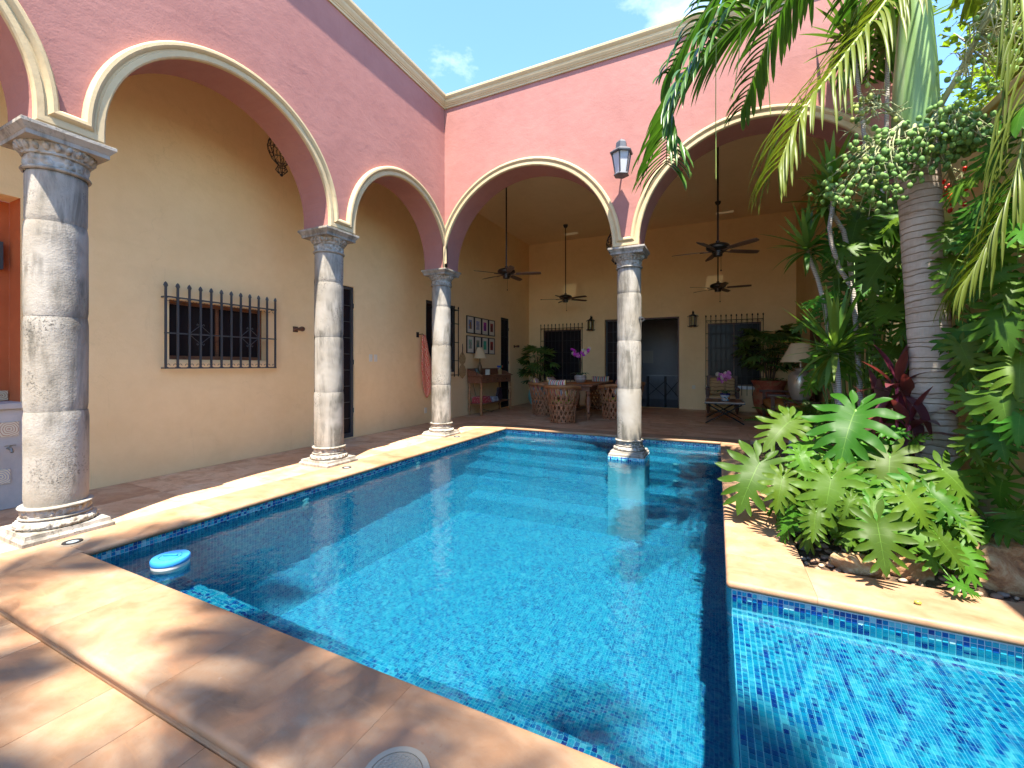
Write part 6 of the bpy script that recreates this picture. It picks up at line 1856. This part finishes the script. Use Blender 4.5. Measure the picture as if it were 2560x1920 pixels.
# fruit clusters
M['fruit'] = mat('green_fruit', (.15,.27,.07), .6, spec=.15); t = NT(M['fruit']); oi = t.n('ObjectInfo'); t.color(t.ramp(oi.outputs['Random'], [(0,(.065,.14,.040)),(.5,(.10,.20,.055)),(.9,(.16,.26,.065)),(1,(.26,.30,.08))]))
M['red_fruit'] = mat('red_fruit', (.55,.025,.012), .3)
M['spikelet'] = mat('pale_fruit_stalk', (.26,.28,.14), .8)
fm = MB().ball((0,0,0), (.0175,.0175,.0265), 10, 8).mesh('fruit', M['fruit'], True)
rfm = MB().ball((0,0,0), (.019,.019,.027), 8, 6).mesh('red_fruit', M['red_fruit'], True)
def infl(stem, centre, rad, nbr, nfr, seed, fruit, name='fruit', extra=0):
    r = random.Random(seed); S = [Vector(p) for p in stem]; C = Vector(centre)
    mb = MB(); mb.tube(S, [.024-.014*i/(len(S)-1) for i in range(len(S))], 7)
    ends = []
    for k in range(nbr):
        f = r.uniform(.35,1.0)*(len(S)-1); i = min(int(f), len(S)-2); p = S[i].lerp(S[i+1], f-i)
        while True:
            q = Vector((r.uniform(-1,1),r.uniform(-1,1),r.uniform(-1,1)))
            if .25 < q.length < 1: break
        e = C+Vector((q.x*rad[0],q.y*rad[1],q.z*rad[2]))
        mid = p.lerp(e,.5)+Vector((r.uniform(-.05,.05),r.uniform(-.05,.05),r.uniform(.0,.09)))
        mb.tube([p,mid,e], [.008,.005,.003], 4)
        for j in range(r.randint(3,5)):
            b = mid.lerp(e, r.random()); zig = b+Vector((r.uniform(-.10,.10),r.uniform(-.10,.10),r.uniform(-.10,.07)))
            mb.tube([b,b.lerp(zig,.5)+Vector((0,0,r.uniform(-.02,.02))),zig], [.0026,.0022,.0016], 4); ends.append(zig)
        ends.append(e)
    cl = tag(mb.build('fruit_cluster', M['spikelet'], pm_, True), kind=None)
    for k in range(nfr):
        e = ends[k % len(ends)]+Vector((r.uniform(-.035,.035),r.uniform(-.035,.035),r.uniform(-.035,.03)))
        link(name, fruit, cl, e, (r.uniform(-1,1),r.uniform(-1,1),0), r.uniform(.85,1.2))
    if extra:
        fmb = MB()
        for k in range(extra):
            e = ends[r.randrange(len(ends))]+Vector((r.uniform(-.06,.06),r.uniform(-.06,.06),r.uniform(-.07,.04)))
            fmb.ball(e, (.019*r.uniform(.85,1.15),.018,.024), 8, 6)
        tag(fmb.build('fruit_mass', M['fruit'], cl, True), kind='stuff')
    return cl
T = (1.56,4.90,3.40)
infl([T,(1.42,4.72,3.46),(1.25,4.58,3.30),(1.10,4.46,3.10)], (1.08,4.46,2.97), (.30,.22,.36), 34, 120, 1, fm, extra=150)
infl([T,(1.60,4.68,3.50),(1.68,4.55,3.42),(1.72,4.48,3.25)], (1.66,4.52,3.14), (.26,.20,.21), 30, 120, 2, fm, extra=150)
infl([T,(1.50,4.72,3.42),(1.44,4.58,3.30)], (1.42,4.56,3.12), (.16,.14,.20), 14, 44, 3, fm, extra=60)
infl([(1.62,4.84,3.42),(1.74,4.66,3.72),(1.86,4.55,4.05),(1.92,4.5,4.25)], (1.86,4.52,3.85), (.20,.28,.42), 40, 10, 4, fm, extra=40)
infl([(1.50,4.84,3.45),(1.30,4.70,3.62),(1.12,4.60,3.66)], (1.15,4.62,3.55), (.28,.2,.18), 20, 6, 5, fm, extra=16)
infl([(1.68,4.90,3.36),(1.80,4.95,3.1),(1.86,5.0,2.95)], (1.86,5.03,2.93), (.12,.22,.24), 8, 26, 6, rfm, 'red_fruit')

# two more palms behind the camera side shade the near coping and the pool
for (x, y, h, lb, sd, nf) in ((.55,-3.9,12.8,'tall palm beyond the near paving whose fronds shade the pool corner',61,5),(3.2,-4.3,13.4,'tall palm beyond the near paving whose fronds shade the middle coping',62,5),(-2.1,-4.6,13.8,'tall palm beyond the near paving whose fronds dapple the corner by the washstand',64,4)):
    p = thing('palm_tree', lb, 'palm', (0,0,0), 0, 'palms shading the pool')
    trunk(p, [(x,y,-.1),(x+.05,y,h*.5),(x,y,h-1.2)], .13, .11)
    MB().lathe([(.112,h-1.22),(.14,h-1.0),(.10,h-.2),(.05,h+.1)], 20, (x,y,0)).build('crownshaft', M['crownshaft'], p, True)
    rr = random.Random(sd)
    for k in range(nf):
        add_frond(p, radial((x,y,h), k*2*math.pi/nf+rr.uniform(-.2,.2), rr.uniform(1.7,2.3), rr.uniform(.3,.9), rr.uniform(.1,.7)), 30, .50, sd*10+k, .9, M['frond'], wid=.024)

# ================================================================== TREES BEYOND THE GARDEN WALL
M['bright_leaf'] = leaf_mat('sunny_tree_leaf', (.22,.31,.035), (.12,.22,.025), None, .45, .45, .3)
def tree(x, y, h, rad, n, seed, label):
    r = random.Random(seed); tr_ = thing('leafy_tree', label, 'tree', (x,y,-1.6), 0, 'trees beyond the garden wall')
    H = h+1.6
    MB().tube([(0,0,0),(.05,.04,H*.4),(.0,.08,H*.7),(.06,.0,H)], [.11,.09,.06,.02], 9).build('trunk', M['bark'], tr_, True)
    for k in range(7):
        a = k*2.4; MB().tube([(.02,.04,H*(.55+.05*k)),(rad*.45*math.cos(a),rad*.45*math.sin(a),H*(.68+.035*k)),(rad*.8*math.cos(a),rad*.8*math.sin(a),H*(.74+.035*k))], [.035,.022,.008], 6).build('limb', M['bark'], tr_, True)
    cr = MB(); cl = [(r.uniform(-.75,.75)*rad, r.uniform(-.75,.75)*rad, H*r.uniform(.66,1.02), r.uniform(.22,.42)*rad) for _ in range(26)]
    for k in range(n):
        c = cl[r.randrange(len(cl))]; q = Vector((r.gauss(0,1),r.gauss(0,1),r.gauss(0,.8)))*c[3]*.55
        s = r.uniform(.05,.10); Mx = Matrix.Translation(Vector(c[:3])+q) @ Matrix.Rotation(r.uniform(0,6.28),4,'Z') @ Matrix.Rotation(r.uniform(-1.1,1.1),4,'X') @ Matrix.Rotation(r.uniform(-.8,.5),4,'Y')
        cr.add([Mx @ Vector(v) for v in ((0,0,0),(s*.5,-s*.42,.01),(s*1.25,0,-.02),(s*.5,s*.42,.01))], [(0,1,2),(0,2,3)])
    tag(cr.build('crown', M['bright_leaf'], tr_, False), kind='stuff')
tree(3.6,5.0,5.4,1.15,7000,1,'sunlit yellow-green tree behind the garden wall by the palm')
tree(3.5,6.9,6.2,1.30,7000,2,'taller yellow-green tree behind the wall beside the pink arcade')
